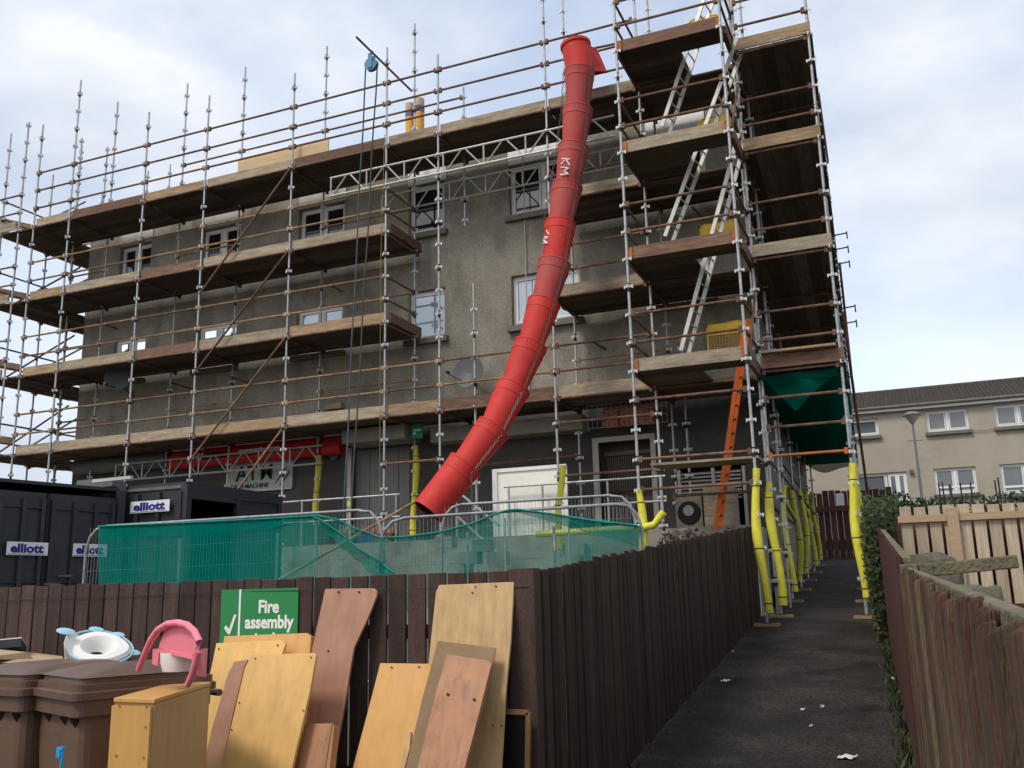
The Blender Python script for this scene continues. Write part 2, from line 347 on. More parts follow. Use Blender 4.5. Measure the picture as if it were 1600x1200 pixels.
# gable (skewed like the path) and rest of the shell
gx = lambda y: BX1 - .043*(y-BW)
mb.add([(BX1, BW, 5.25), (gx(30.5), 30.5, 5.25), (gx(30.5), 30.5, 11.45), (BX1, BW, 11.45)], [(0, 1, 2, 3)])
mb.add([(BX0, BW, 2.5), (BX0, 30.5, 2.5), (BX0, 30.5, 11.45), (BX0, BW, 11.45)], [(0, 1, 2, 3)])
mb.add([(BX0, 30.5, 1), (gx(30.5), 30.5, 1), (gx(30.5), 30.5, 11.45), (BX0, 30.5, 11.45)], [(0, 1, 2, 3)])
mb.build('wall', 'render', bld)
shop_holes = [(-11.6, -10.1, PZ, 4.86), (-5.8, -4.6, PZ, 4.55), (-4.2, -2.85, PZ, 3.95)]
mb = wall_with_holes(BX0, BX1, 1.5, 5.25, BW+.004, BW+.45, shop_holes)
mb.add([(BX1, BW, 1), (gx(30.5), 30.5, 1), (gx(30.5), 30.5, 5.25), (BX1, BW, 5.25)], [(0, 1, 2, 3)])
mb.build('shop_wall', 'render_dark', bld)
mb = MB(); mb.box((BX0-.1, BW-.12, 11.45), (BX1+.15, 30.6, 11.62)); mb.build('roof', 'tile', bld)
mb = MB(); mb.box((-8.6, 19.4, 11.62), (-5.2, 24, 12.3)); mb.build('roof_upstand', 'tile', bld)
for y in [18.3+1.22*i for i in range(10)]:                 # rain-screen panels on the lower gable
    for z in (1.9, 3.1, 4.3):
        mb = MB(); x = gx(y)
        mb.add([(gx(y)+.03, y, z), (gx(y+1.17)+.03, y+1.17, z), (gx(y+1.17)+.03, y+1.17, z+1.13), (gx(y)+.03, y, z+1.13),
                (gx(y)+.003, y, z), (gx(y+1.17)+.003, y+1.17, z), (gx(y+1.17)+.003, y+1.17, z+1.13), (gx(y)+.003, y, z+1.13)],
               [(0, 1, 2, 3), (0, 4, 5, 1), (1, 5, 6, 2), (2, 6, 7, 3), (3, 7, 4, 0)])
        mb.build('panel', 'gable_panel', bld)
def window(x0, x1, z0, z1, gl, y=BW+.12, cols=2, frame='upvc', parent=bld, sill=True, header=0, transom=None):
    mb = MB(); t = .06
    mb.box((x0, y, z0), (x1, y+.07, z0+t*1.4)); mb.box((x0, y, z1-t), (x1, y+.07, z1)); mb.box((x0, y, z0+t*1.4), (x0+t, y+.07, z1-t)); mb.box((x1-t, y, z0+t*1.4), (x1, y+.07, z1-t))
    wd = (x1-x0)/cols
    for i in range(1, cols): mb.box((x0+wd*i-t*.9, y-.003, z0+t*1.4), (x0+wd*i+t*.9, y+.073, z1-t))
    for i in range(cols):                                   # casement sash inside the frame
        a, b = x0+wd*i+t, x0+wd*(i+1)-t; c, d = z0+t*1.4, z1-t; s = .045
        mb.box((a+.01, y-.012, c+.005), (b-.01, y+.05, c+s)); mb.box((a+.01, y-.012, d-s), (b-.01, y+.05, d-.005)); mb.box((a+.01, y-.012, c+s), (a+s, y+.05, d-s)); mb.box((b-s, y-.012, c+s), (b-.01, y+.05, d-s))
    if transom: mb.box((x0+t, y-.014, transom-.04), (x1-t, y+.06, transom+.04))
    wn = mb.build('window', frame, parent)
    for i in range(cols):
        p = MB(); a, b = x0+wd*i+t, x0+wd*(i+1)-t; p.box((a, y+.02, z0+t), (b, y+.032, z1-t)); sub(p, 'pane', gl if isinstance(gl, str) else gl[i], wn)
    if sill:
        p = MB(); p.box((x0-.08, y-.24, z0-.13), (x1+.08, y+.06, z0-.004)); sub(p, 'sill', 'sill', wn)
    if header:
        p = MB(); p.box((x0, y-.02, z1+.003), (x1, y+.05, z1+header)); sub(p, 'header_panel', frame, wn)
    return wn
for i, (a, b) in enumerate(ups):
    window(a+.003, b-.003, 7.2+.004, 8.346, 'glass_bright' if i < 2 else 'glass_sky', cols=1 if i == 3 else 2, frame='upvc')
    window(a+.003, b-.003, 9.724, 10.926, 'glass_dark', cols=1 if i == 3 else 2, frame='upvc')
    p = MB(); p.box((a, BW-.03, 10.95), (b+.05, BW-.004, 11.3)); p.build('soffit_panel', 'upvc_aged' if i < 3 else 'upvc', bld)
# blinds behind the lower row's glazing
# ground-floor openings
mb = MB()
for k in range(4): mb.box((-11.6+.375*k+.008, BW+.2, PZ), (-11.6+.375*(k+1)-.008, BW+.24, 4.85))
mb.build('shop_door', 'shutter_grey', bld)
mb = MB(); mb.box((-11.68, BW-.03, PZ), (-11.58, BW+.02, 4.88)); mb.build('door_post', 'upvc_aged', bld)
mb = MB(); mb.box((-11.36, 17.35, 4.86), (-9.8, BW, 5.16)); mb.build('door_canopy', 'concrete', bld)
mb = MB(); mb.box((-9.3, 17.6, 4.75), (-5.9, BW, 5.05)); mb.build('shop_canopy', 'concrete', bld)
fr = MB()
for a, b in (((-5.86, BW-.04, PZ), (-5.74, BW+.02, 4.62)), ((-4.66, BW-.04, PZ), (-4.56, BW+.02, 4.62)), ((-5.74, BW-.04, 4.52), (-4.66, BW+.02, 4.62))): fr.box(a, b)
sw = fr.build('shop_window', 'upvc_aged', bld)
mb = MB(); mb.box((-5.8, BW+.36, PZ), (-4.6, BW+.4, 4.55)); sub(mb, 'shutter_backing', 'shopwin', sw)
mb = MB()
for k in range(22): mb.box((-5.66+.047*k, BW+.31, 3.55), (-5.64+.047*k, BW+.33, 4.25))
for k in range(22): mb.box((-5.66+.047*k, BW+.31, PZ+.1), (-5.64+.047*k, BW+.33, 3.3))
mb.box((-5.72, BW+.3, 3.32), (-4.6, BW+.34, 3.42)); mb.box((-5.72, BW+.3, 4.28), (-4.6, BW+.34, 4.36)); sub(mb, 'shutter_bars', 'sill', sw)
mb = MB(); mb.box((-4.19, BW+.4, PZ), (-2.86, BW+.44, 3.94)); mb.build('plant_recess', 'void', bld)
mb = MB()
for k in range(8): mb.add([(-4.1, BW-.02, 3.25+.07*k), (-2.95, BW-.02, 3.25+.07*k), (-2.95, BW+.05, 3.3+.07*k), (-4.1, BW+.05, 3.3+.07*k), (-4.1, BW-.02, 3.27+.07*k), (-2.95, BW-.02, 3.27+.07*k)], [(0, 1, 5, 4), (4, 5, 2, 3)])
for x in (-4.16, -3.5, -2.92): mb.box((x, BW-.04, 2.7), (x+.06, BW+.06, 3.85))
mb.build('louvre', 'upvc_aged', bld)
mb = MB(); mb.tube((-8.35+1.15, 18.06, 5.4), (-8.35+1.15, 18.06, 11.1), .012, n=6); mb.build('cable', 'upvc_aged', bld)

# things fixed along the shop front
t = thing('shop_sign', (-14, 17.6, 4.75), 'curved red shop fascia sign with black and white lettering under the first deck', 'sign')
for i, (a, b) in enumerate(((-16.6, -14.78), (-14.72, -12.25), (-12.17, -11.68))):
    mb = MB(); n = 10
    prof = [(18.08, 4.74), (17.82, 4.72), (17.76, 4.74), (17.73, 4.8), (17.74, 4.9), (17.77, 5.0), (17.81, 5.08), (17.86, 5.14), (17.93, 5.17), (18.0, 5.18), (18.08, 5.18)]
    vs = [(a, y, z) for y, z in prof]+[(b, y, z) for y, z in prof]
    mb.add(vs, [(k, k+1, n+2+k, n+1+k) for k in range(n)] + [tuple(range(n+1)), tuple(range(2*n+1, n, -1)), (0, n+1, 2*n+1, n)])
    pn = mb.build('fascia_panel', 'sign_red', t)
for txt, x, s, m, z in (('u', -15.72, .36, 'white_paint', 4.9), ('save', -15.46, .36, 'ink_black', 4.9), ('community store', -14.5, .17, 'sticker', 4.97)):
    text_mesh(txt, (x, 17.732+.3*(z-4.9), z-.03), XV, (0, .3, 1), s, .008).build('lettering', m, t)
mb = MB(); mb.slab([(-15.68, 17.82, 5.12), (-15.54, 17.82, 5.12), (-15.61, 17.84, 5.16)], -YV, .012); mb.build('triangle_mark', 'white_paint', t)
mb = MB(); mb.path([(-19.7, 17.88, 4.98), (-16.68, 17.88, 4.98)], .2, 14); solo(mb, 'fascia_roll', 'container_edge', 'dull grey rounded fascia box left of the red shop sign', 'fascia')
t = thing('cash_machine_sign', (-14.1, 18.05, 4.1), 'pale framed ATM cash machine sign on the dark shop wall', 'sign')
mb = MB(); mb.box((-14.98, 18.02, 4.08), (-13.15, 18.09, 4.74)); mb.build('panel', 'sign_pale', t)
mb = MB()
for a, b in (((-15, 18.0, 4.05), (-13.13, 18.09, 4.079)), ((-15, 18.0, 4.741), (-13.13, 18.09, 4.77)), ((-15.01, 18.0, 4.079), (-14.981, 18.09, 4.741)), ((-13.149, 18.0, 4.079), (-13.12, 18.09, 4.741))): mb.box(a, b)
mb.build('frame', 'galv', t)
for c_, x_ in (('A', -14.74), ('T', -14.4), ('M', -14.05)): text_mesh(c_, (x_, 18.014, 4.32), XV, ZV, .5, .006).build('letter', 'ink_black', t)
text_mesh('CASH MACHINE', (-14.9, 18.014, 4.14), XV, ZV, .14, .003, sx=1.1).build('lettering', 'ink_black', t)
mb = MB(); mb.bar((-13.6, 18.012, 4.2), (-13.25, 18.012, 4.6), .02, YV); mb.bar((-13.45, 18.011, 4.16), (-13.2, 18.011, 4.45), .03, YV); mb.build('card_drawing', 'dish_grey', t)
mb = MB(); p = at(655, 672, Y=17.5); mb.box((p.x-.16, 17.46, p.z-.18), (p.x+.1, 17.5, p.z+.12)); ex = solo(mb, 'exit_sign', 'exit_green', 'small green and white exit sign under the deck beside the yellow-wrapped pole', 'sign')
mb = MB(); mb.box((p.x-.12, 17.452, p.z-.02), (p.x+.06, 17.459, p.z+.02)); mb.box((p.x-.12, 17.452, p.z-.1), (p.x-.06, 17.459, p.z-.04)); mb.build('arrow_mark', 'white_paint', ex)
mb = MB(); p = at(520, 635, Y=18.0); mb.box((p.x-.2, 17.95, p.z-.07), (p.x+.25, 18.09, p.z+.07)); solo(mb, 'wall_light', 'board_pale', 'small cream bulkhead wall light above the first deck', 'light', bevel=.02)
mb = MB(); p = at(522, 712, Y=18.05); mb.M = Matrix.Translation(p) @ Matrix.Rotation(R(90), 4, 'X'); mb.lathe([(0, .06), (.09, .06), (.12, .03), (.12, 0)], 16); solo(mb, 'alarm_bell', 'dish_grey', 'round grey alarm bell on the wall left of the shop door', 'alarm')
# white hoarding panel
t = thing('hoarding_panel', (-6.8, 17, PZ), 'white boarded hoarding panel with metal rail behind the green netting', 'panel')
mb = MB(); mb.box((-7.57, 17.0, PZ), (-6.05, 17.05, 3.98)); mb.build('board', 'white_board', t)
mb = MB(); mb.box((-7.6, 16.97, PZ), (-7.5, 16.997, 3.99)); mb.box((-7.5, 16.97, 3.92), (-6.05, 16.997, 3.99)); mb.build('edge_trim', 'upvc', t)
# plant on the platform at the right
t = thing('condenser_unit', (-3.85, 17.75, PZ), 'rusting air conditioning unit with round fan under the louvre', 'air conditioner')
mb = MB(); mb.box((-4.12, 17.6, PZ), (-3.62, 17.95, 3.3)); mb.build('casing', 'sill', t)
mb = MB(); mb.M = Matrix.Translation((-3.87, 17.59, 2.98)) @ Matrix.Rotation(R(90), 4, 'X'); mb.lathe([(.0, .02), (.2, .02), (.22, 0)], 20); mb.build('fan_guard', 'void', t)
mb = MB(); mb.M = Matrix.Translation((-3.87, 17.565, 3.02)) @ Matrix.Rotation(R(90), 4, 'X'); mb.lathe([(.0, .01), (.1, .01), (.1, 0)], 16); mb.build('fan_hub', 'shutter_grey', t)
mb = MB(); mb.box((-3.58, 17.55, PZ), (-3.0, 17.95, 3.42)); mb.box((-3.55, 17.53, PZ+.04), (-3.03, 17.549, 3.38)); solo(mb, 'metal_cabinet', 'board_pale', 'cream metal cabinet behind the foot of the orange ladder', 'cabinet', bevel=.01)
t = thing('stock_cage', (-4.9, 17.4, 4.55), 'wire guard with orange sacks behind it above the shop window', 'cage')
mb = MB()
for k in range(17): mb.tube((-5.75+.1*k, 17.5, 4.72), (-5.75+.1*k, 17.5, 5.18), .006, n=4)
for z in (4.72, 4.88, 5.04, 5.18): mb.tube((-5.75, 17.5, z), (-4.15, 17.5, z), .007, n=4)
mb.build('wire_guard', 'galv', t, kind='stuff')
for k, x in enumerate((-5.3, -4.95, -4.6)): mb = MB(); mb.box((x-.17, 17.55, 4.74), (x+.16, 17.8, 5.12+.03*(k % 2))); mb.build('sack', 'orange_bag', t, bevel=.05)
for k, (x, y, h, m, lb) in enumerate(((-11.15, 17.3, .42, 'crate_red', 'dark red drinks crate left of the shop door behind the mesh fence'), (-10.62, 17.35, .38, 'crate_blue', 'blue drinks crate in front of the shop door'), (-10.2, 17.3, .34, 'crate_red', 'dark red drinks crate right of the blue one'))):
    t = thing('drinks_crate', (x, y, PZ), lb, 'crate', 'crates by the shop door')
    mb = MB()
    for a, b in (((-.2, -.15), (.2, -.12)), ((-.2, .12), (.2, .15)), ((-.2, -.12), (-.17, .12)), ((.17, -.12), (.2, .12))): mb.box((x+a[0], y+a[1], PZ), (x+b[0], y+b[1], PZ+h*.6))
    mb.build('crate_side', m, t)
    for i in range(6): mb = MB(); mb.lathe([(.04, 0), (.04, h*.7), (.015, h*.85), (.015, h)], 8, (x-.13+.13*(i % 3), y-.06+.12*(i//3), PZ+.02)); mb.build('bottle', 'w_mauve', t)
# concrete steps up to the platform, under the chute
t = thing('concrete_steps', (-8, 15.8, 1.1), 'concrete steps up to the shops seen through the green netting', 'steps')
for k in range(6): mb = MB(); mb.box((-9.4, 15.2+.27*k, 1.0), (-5.6, 16.779 if k == 5 else 15.2+.27*(k+1)-.001, 1.35+.22*k)); mb.build('step', 'concrete', t)
t = thing('rubble_blocks', (-7.5, 14.6, 1), 'loose pale concrete blocks stacked below the steps', 'blocks')
for (px, py) in ((758, 853), (782, 872), (740, 872), (700, 848)):
    p = at(px, py, Y=14.6); mb = MB(); mb.box((p.x-.16, 14.4, p.z-.1), (p.x+.16, 14.62, p.z+.1)); mb.build('block', 'concrete', t)
mb = MB(); mb.box((-8.4, 14.42, 1.0), (-7.0, 14.8, at(758, 861, Y=14.6).z-.02)); mb.build('block_stack', 'concrete', t)

def handrail(name, pts_list, label, mat='galv', r=.022, cat='handrail'):
    t = thing(name, pts_list[0][0], label, cat)
    for p, q in pts_list: MB().tube(p, q, r).build('rail' if (Vector(q)-Vector(p)).normalized().z < .9 else 'post', mat, t)
    return t
def hr(x0, x1, y, label, posts):
    l = [((x0, y, PZ+.95), (x1, y, PZ+.95)), ((x0, y, PZ+.5), (x1, y, PZ+.5))] + [((x, y, PZ), (x, y, PZ+.95)) for x in posts]
    return handrail('platform_handrail', l, label)
hr(-14.2, -9.6, 16.85, 'galvanised handrail along the platform left of the chute', (-13.4, -12.0, -10.8, -9.7))
hr(-7.3, -4.1, 16.85, 'galvanised handrail in front of the shop window right of the chute', (-7.2, -6.5, -5.2, -4.2))
handrail('stair_handrail', [((-8.3, 16.8, 3.6), (-6.7, 15.2, 2.75)), ((-8.3, 16.8, 3.1), (-6.7, 15.2, 2.25)), ((-8.3, 16.8, 1.5), (-8.3, 16.8, 3.6)), ((-7.5, 16.0, 1.3), (-7.5, 16.0, 3.17))], 'sloping metal stair handrail below the red chute')

# ================================================================== scaffolding
def nodes_z(z0, z1): return [z for z in (.2+.5*k for k in range(-1, 33)) if z0+.1 < z < z1-.05]
def standard(par, x, y, z0, z1, foam=None, plate=False, lean=0):
    mb = MB(); mb.tube((x, y, z0), (x, y, z1), .0245, n=10)
    mb.mi = 1
    for z in nodes_z(z0, z1):
        mb.box((x-.078, y-.01, z-.016), (x+.078, y+.01, z+.016)); mb.box((x-.0099, y-.078, z-.0159), (x+.0099, y+.078, z+.0159)); mb.tube((x, y, z-.03), (x, y, z+.03), .032, n=8)
        for sx, sy in ((1, 0), (-1, 0), (0, -1)): mb.box((x+sx*.07-.011, y+sy*.07-.011, z-.036), (x+sx*.07+.011, y+sy*.07+.011, z+.022))
    mb.mi = 2; z = z0 + random.choice((.3, .8)) + (.2 - z0 % .5)
    while z < z1-.3:
        mb.tube((x, y, z+.1), (x, y, z+.26), .0285, n=8); z += 1.0 if random.random() < .72 else 1.5
    st = mb.build('standard', ['galv', 'coupler', 'sleeve_dark'], par)
    if plate:
        p = MB(); p.box((x-.19, y-.11, z0-.06), (x+.19, y+.11, z0-.012)); sub(p, 'sole_board', 'board_tan', st)
        p = MB(); p.box((x-.075, y-.075, z0-.011), (x+.075, y+.075, z0)); p.tube((x, y, z0), (x, y, z0+.25), .018, n=8); sub(p, 'base_plate', 'sleeve_dark', st)
    if foam:
        a, b, m, wob = foam; n = 16; pts = []; rs = []
        ph = random.uniform(0, 6)
        for i in range(n+1):
            u = i/n; pts.append((x+math.sin(ph+u*5)*.03*wob, y+math.cos(ph+u*4)*.015*wob, a+(b-a)*u)); rs.append(.068+.009*math.sin(ph*2+u*9)-.008*(u > .9))
        p = MB(); p.path(pts, rs, 12); sub(p, 'foam_sleeve', m, st)
        p = MB()
        for u in (.08, .45, .88): i = int(u*n); q = Vector(pts[i]); p.tube(q-ZV*.008, q+ZV*.008, rs[i]+.003, n=12)
        sub(p, 'cable_tie', 'tie_black', st)
    return st
def ledger(par, p, q, mat='rust', name='ledger', r=.024):
    p = Vector(p); q = Vector(q); d = (q-p).normalized()
    mb = MB(); mb.tube(p+d*.03, q-d*.03, r, n=8)
    for e, s in ((p, 1), (q, -1)): c = e+d*s*.06; mb.box((c.x-.03, c.y-.03, c.z-.05), (c.x+.03, c.y+.03, c.z+.05))
    return mb.build(name, mat, par)
def plank(par, p, q, z, wd=.225, th=.04, mat='deck_under', name='deck_board'):
    p = Vector((*p, z)); q = Vector((*q, z)); mb = MB(); mb.bar(p, q, wd+.006, ZV, th)
    return mb.build(name, mat, par)
def toe(par, p, q, z, mat, h=.22):
    p = Vector((*p, z+h/2)); q = Vector((*q, z+h/2)); d = (q-p).normalized(); mb = MB(); mb.bar(p+d*.005, q-d*.005, .036, ZV, h); 
    return mb.build('toe_board', mat, par)
LZ = [5.2, 7.2, 9.2, 11.2]
YF, YI = 16.48, 17.75
XS = [-20.35, -19.1, -16.65, -14.75, -12.25, -9.77, -8.5, -6.03, -4.12]
ms = thing('facade_scaffold', (-12, 17.1, 1.2), 'four-lift galvanised scaffold with board decks along the long front of the flats', 'scaffold')
ftop = {-20.35: 14.1, -19.1: 15.1, -16.65: 13.6, -14.75: 13.6, -12.25: 13.57, -9.77: 13.57, -8.5: 13.07, -6.03: 15.0}
itop = {-20.35: 14.3, -19.1: 15.1, -16.65: 15.07, -14.75: 15.07, -12.25: 15.0, -9.77: 14.93, -8.5: 12.95, -6.03: 14.6, -4.12: 14.6}
for x in XS[:-1]: standard(ms, x, YF, gz(YF)+.06, ftop[x], plate=True)
for x in XS:
    z0 = PZ+.06 if x < -3 else gz(YI)
    if x == -8.5:
        standard(ms, x, YI, 9.55, itop[x]); continue
    fm = (PZ+.15, 4.75, 'foam', 1.2) if x == -9.77 else (PZ+.6, 4.7, 'foam_dirty', .8) if x == -12.25 else None
    standard(ms, x, YI, z0, itop[x], foam=fm, plate=True)
standard(ms, -7.75, 16.55, 3.0, 7.75)
TOE = {11.2: ['board_pale', 'board_brown', 'board_tan', 'board_pale', 'board_brown', 'board_pale', 'board_pale', 'board_pale'],
       9.2: ['board_tan', 'board_pale', 'board_brown', 'board_pale', 'board_pale', None, None, 'board_pale'],
       7.2: ['board_tan', 'board_pale', 'board_brown', 'board_pale', 'board_tan', None, None, 'board_pale'],
       5.2: ['board_pale', 'board_pale', 'board_pale', 'board_tan', 'board_pale', 'board_tan', 'board_brown', 'board_pale']}
for z in LZ:
    for i in range(len(XS)-1):
        a, b = XS[i], XS[i+1]; tm = TOE[z][i]
        if tm is None: continue
        toe(ms, (a+.03, YF+.055), (b-.01, YF+.055), z, tm)
        for k in range(6):
            e = random.uniform(-.05, .12)
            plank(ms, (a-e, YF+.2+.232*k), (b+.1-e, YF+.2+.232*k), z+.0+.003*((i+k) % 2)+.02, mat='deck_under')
        for dz in (.5, 1.0) + ((1.5,) if z > 11 else ()):
            if z < 11 and b > -6: 
                continue
            ledger(ms, (a, YF, z+dz), (b, YF, z+dz), 'rust' if z > 11 or (i*3+int(dz*2)) % 4 == 0 else 'rail_tan', 'guard_rail')
        ledger(ms, (a, YI, z-.0), (b, YI, z-.0), 'rust'); ledger(ms, (a, YF, z-.03), (b, YF, z-.03), 'rust')
        if z < 11 and b < -9 and i % 2 == 0: ledger(ms, (a, YI, z+1), (b, YI, z+1), 'rail_tan', 'guard_rail')
        if z > 11 and -17 < a < -9: ledger(ms, (a, YI, z+1.5), (b, YI, z+1.5), 'rust', 'guard_rail')
    for i, x in enumerate(XS):
        if x in (-8.5,) and z in (7.2, 9.2): continue
        ledger(ms, (x, YF, z-.045), (x, YI+.2, z-.045), 'rust', 'transom')
# end boards and end rails where the middle lifts stop
for z in (7.2, 9.2):
    toe(ms, (-9.72, YF+.1), (-9.72, YI+.2), z, 'board_brown')
    for dz in (.5, 1.0): ledger(ms, (-9.77, YF, z+dz), (-9.77, YI, z+dz), 'rust', 'guard_rail')
for z in (5.2, 7.2):     # rails behind the chute
    for dz in (.5, 1.0): ledger(ms, (-6.03, YF, z+dz), (-4.12, YF, z+dz), 'rust', 'guard_rail'); ledger(ms, (-6.03, YI, z+dz), (-4.12, YI, z+dz), 'rail_tan', 'guard_rail')
ledger(ms, (-6.03, YF, 9.7), (-4.12, YF, 9.7), 'rust', 'guard_rail'); 
ledger(ms, (-9.77, YF, 4.2), (-8.5, YF, 4.2), 'rust', 'guard_rail'); ledger(ms, (-8.5, YI, 4.2), (-6.03, YI, 4.25), 'rust', 'guard_rail')
ledger(ms, (-6.03, YF, 3.7), (-4.12, YF, 3.7), 'rust', 'guard_rail'); ledger(ms, (-6.03, YF, 4.7), (-4.12, YF, 4.7), 'rust', 'guard_rail')
for (ax, az, bx, bz) in ((-12.25, 11.15, -14.7, 8.5), (-12.25, 9.15, -14.75, 6.6), (-12.25, 7.15, -14.75, 4.6), (-12.28, 5.1, -13.7, 3.55)):
    MB().tube((ax, YF-.06, az), (bx, YF-.06, bz), .024).build('diagonal_brace', 'rust' if az > 8 else 'rail_tan', ms)
for x, z in ((-16.4, 6.9), (-12.0, 8.8), (-19, 8.8), (-14.6, 6.85), (-5.6, 6.6), (-3.4, 9.05)):     # wall ties
    MB().tube((x, 17.5, z-.1), (x+.1, 18.12, z-.15), .024).build('wall_tie', 'rust', ms)
# lattice beams
def lattice(x0, x1, y, z0, z1, n, label):
    t = thing('lattice_beam', (x0, y, z0), label, 'beam', 'aluminium lattice beams')
    for z in (z0, z1): MB().tube((x0, y, z), (x1, y, z), .024).build('chord', 'alu', t)
    w = (x1-x0)/n
    for i in range(n):
        a = x0+w*i
        if i % 2 == 0: MB().tube((a+.06, y, z0), (a+w-.04, y, z1), .017, n=6).build('lacing', 'alu', t)
        else: MB().tube((a+.04, y, z1), (a+w-.06, y, z0), .017, n=6).build('lacing', 'alu', t)
        if i % 2 == 1 and i+1 < n or i == 0: MB().tube((a+(w if i else .02), y, z0), (a+(w if i else .02), y, z1), .019, n=6).build('upright', 'alu', t)
    return t
lattice(-11.15, -4.6, YF-.08, 10.24, 10.67, 14, 'upper lattice beam on the outer face spanning the gap beside the chute')
lattice(-10.6, -4.4, YI-.1, 10.2, 10.62, 14, 'upper lattice beam on the inner face close to the top-floor windows')
lattice(-18.15, -12.05, YI-.12, 4.52, 4.92, 14, 'low lattice beam in front of the red shop sign')

# left return
lr = thing('end_scaffold', (-21, 18.5, 1.2), 'scaffold return with open decks round the far left end of the flats', 'scaffold')
for x, y, zt in ((-20.9, YF, 14.3), (-21.7, 16.6, 14.2), (-21.7, 18.05, 13.6), (-21.7, 18.95, 14.9), (-21.7, 19.9, 15.3), (-20.4, 20.3, 14.4), (-20.4, 21.2, 15.0), (-20.45, 18.7, 13.0)):
    standard(lr, x, y, gz(y)+.05, zt)
for z in LZ:
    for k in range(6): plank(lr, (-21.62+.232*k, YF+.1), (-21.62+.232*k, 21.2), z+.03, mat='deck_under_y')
    toe(lr, (-21.75, YF-.05), (-20.95, YF-.05), z, 'board_pale'); toe(lr, (-21.74, 16.6), (-21.74, 19.3), z, 'board_tan')
    for dz in (.5, 1.0):
        ledger(lr, (-21.7, 16.6, z+dz), (-21.7, 18.95, z+dz), 'rust', 'guard_rail'); ledger(lr, (-21.7, 18.95, z+dz), (-21.7, 21.2, z+dz), 'rust', 'guard_rail')
        ledger(lr, (-23.2, YF, z+dz), (-20.9, YF, z+dz), 'rust', 'guard_rail'); ledger(lr, (-21.7, 18.95, z+dz), (-20.45, 18.95, z+dz), 'rail_tan', 'guard_rail')
    ledger(lr, (-21.7, 18.05, z-.04), (-20.2, 18.05, z-.04), 'rust', 'transom'); ledger(lr, (-21.7, 20, z-.04), (-20.2, 20, z-.04), 'rust', 'transom')
    MB().tube((-21.7, 16.9, z+.05), (-21.1, 18.7, z+1.7), .024).build('diagonal_brace', 'rust', lr)
    MB().tube((-21.4, 17.2, z+.05), (-20.6, 19.2, z+1.7), .024).build('diagonal_brace', 'galv', lr)
    mb = MB(); mb.bar((-22.6, 16.7, z+.75), (-21.75, 17.6, z+.6), .04, ZV, .2); mb.build('end_toe_board', 'board_tan', lr)

# access tower in front of the right-hand end
TX0, TX1, TY = -4.12, -2.23, 15.08
tw = thing('access_tower', (-3.2, 15.8, 1.1), 'projecting scaffold ladder tower at the right end of the front', 'scaffold')
standard(tw, TX0, TY, gz(TY)+.05, 13.6, foam=(gz(TY)+.5, 3.2, 'foam', 1.3), plate=True)
standard(tw, TX1, TY, gz(TY)+.06, 13.6, foam=(gz(TY)+.2, 3.42, 'foam', 1.6), plate=True)
standard(tw, TX0+.03, 16.48, gz(16)+.05, 13.8); standard(tw, TX1-.02, 16.5, gz(16)+.05, 13.8, plate=True)
standard(tw, -3.85, YI, PZ, 6.4)
standard(tw, TX1+.03, YI, gz(YI), 13.5)
for i, z in enumerate(LZ):
    fm = ['board_pale', 'board_brown', 'board_pale', 'board_brown'][i]
    toe(tw, (TX0+.03, TY+.05), (TX1-.0, TY+.05), z, fm); 
    for x in (TX0+.05, TX1-.03): mb = MB(); mb.box((x-.045, TY+.005, z+.01), (x+.045, TY+.025, z+.2)); mb.build('toe_board_clip', 'rust_orange', tw)
    for k in range(6):                                        # tower boards stop short of the ladder hatch
        x1 = TX1+.05 if k < 2 else -3.05
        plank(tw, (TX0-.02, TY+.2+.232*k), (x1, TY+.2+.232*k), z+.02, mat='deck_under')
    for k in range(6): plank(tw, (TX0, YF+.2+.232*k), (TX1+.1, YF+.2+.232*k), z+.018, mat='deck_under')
    toe(tw, (TX0-.03, TY+.06), (TX0-.03, YF-.05), z, 'board_brown')
    for dz in (.5, 1.0):
        ledger(tw, (TX0, TY, z+dz), (TX1, TY, z+dz), 'rust', 'guard_rail'); ledger(tw, (TX0, TY, z+dz), (TX0, YF, z+dz), 'rust', 'guard_rail')
        ledger(tw, (TX1, TY, z+dz), (TX1, YF, z+dz), 'rust', 'guard_rail')
    for x in (TX0, TX1): ledger(tw, (x, TY, z-.045), (x, YI, z-.045), 'rust', 'transom')
    ledger(tw, (TX0, YI, z), (TX1, YI, z), 'rust'); ledger(tw, (TX0, YF, z-.03), (TX1, YF, z-.03), 'rust')
    mb = MB(); mb.bar((TX1+.05, TY+.1, z+.0), (TX1+.05, YF, z+.0), .05, ZV, .2); mb.build('side_board', 'board_brown', tw)
MB().tube((TX1+.04, TY+.1, 5.3), (TX1+.08, YF+.1, 7.1), .024).build('diagonal_brace', 'rust', tw); MB().tube((TX1+.04, TY+.1, 9.3), (TX1+.08, YF+.1, 11.1), .024).build('diagonal_brace', 'rust', tw)
for z in (3.7, 4.7): ledger(tw, (TX0, TY, z), (TX1, TY, z), 'rust', 'guard_rail')
ledger(tw, (TX0, TY, 3.2), (TX1, TY, 3.2), 'rust', 'guard_rail')
for k in range(3): plank(tw, (TX0+.1, TY+.55+.232*k), (TX1, TY+.55+.232*k), 3.66, mat='board_pale')
ledger(tw, (TX0+.2, 16.48, 3.2), (TX1, 16.48, 3.2), 'rust', 'guard_rail')
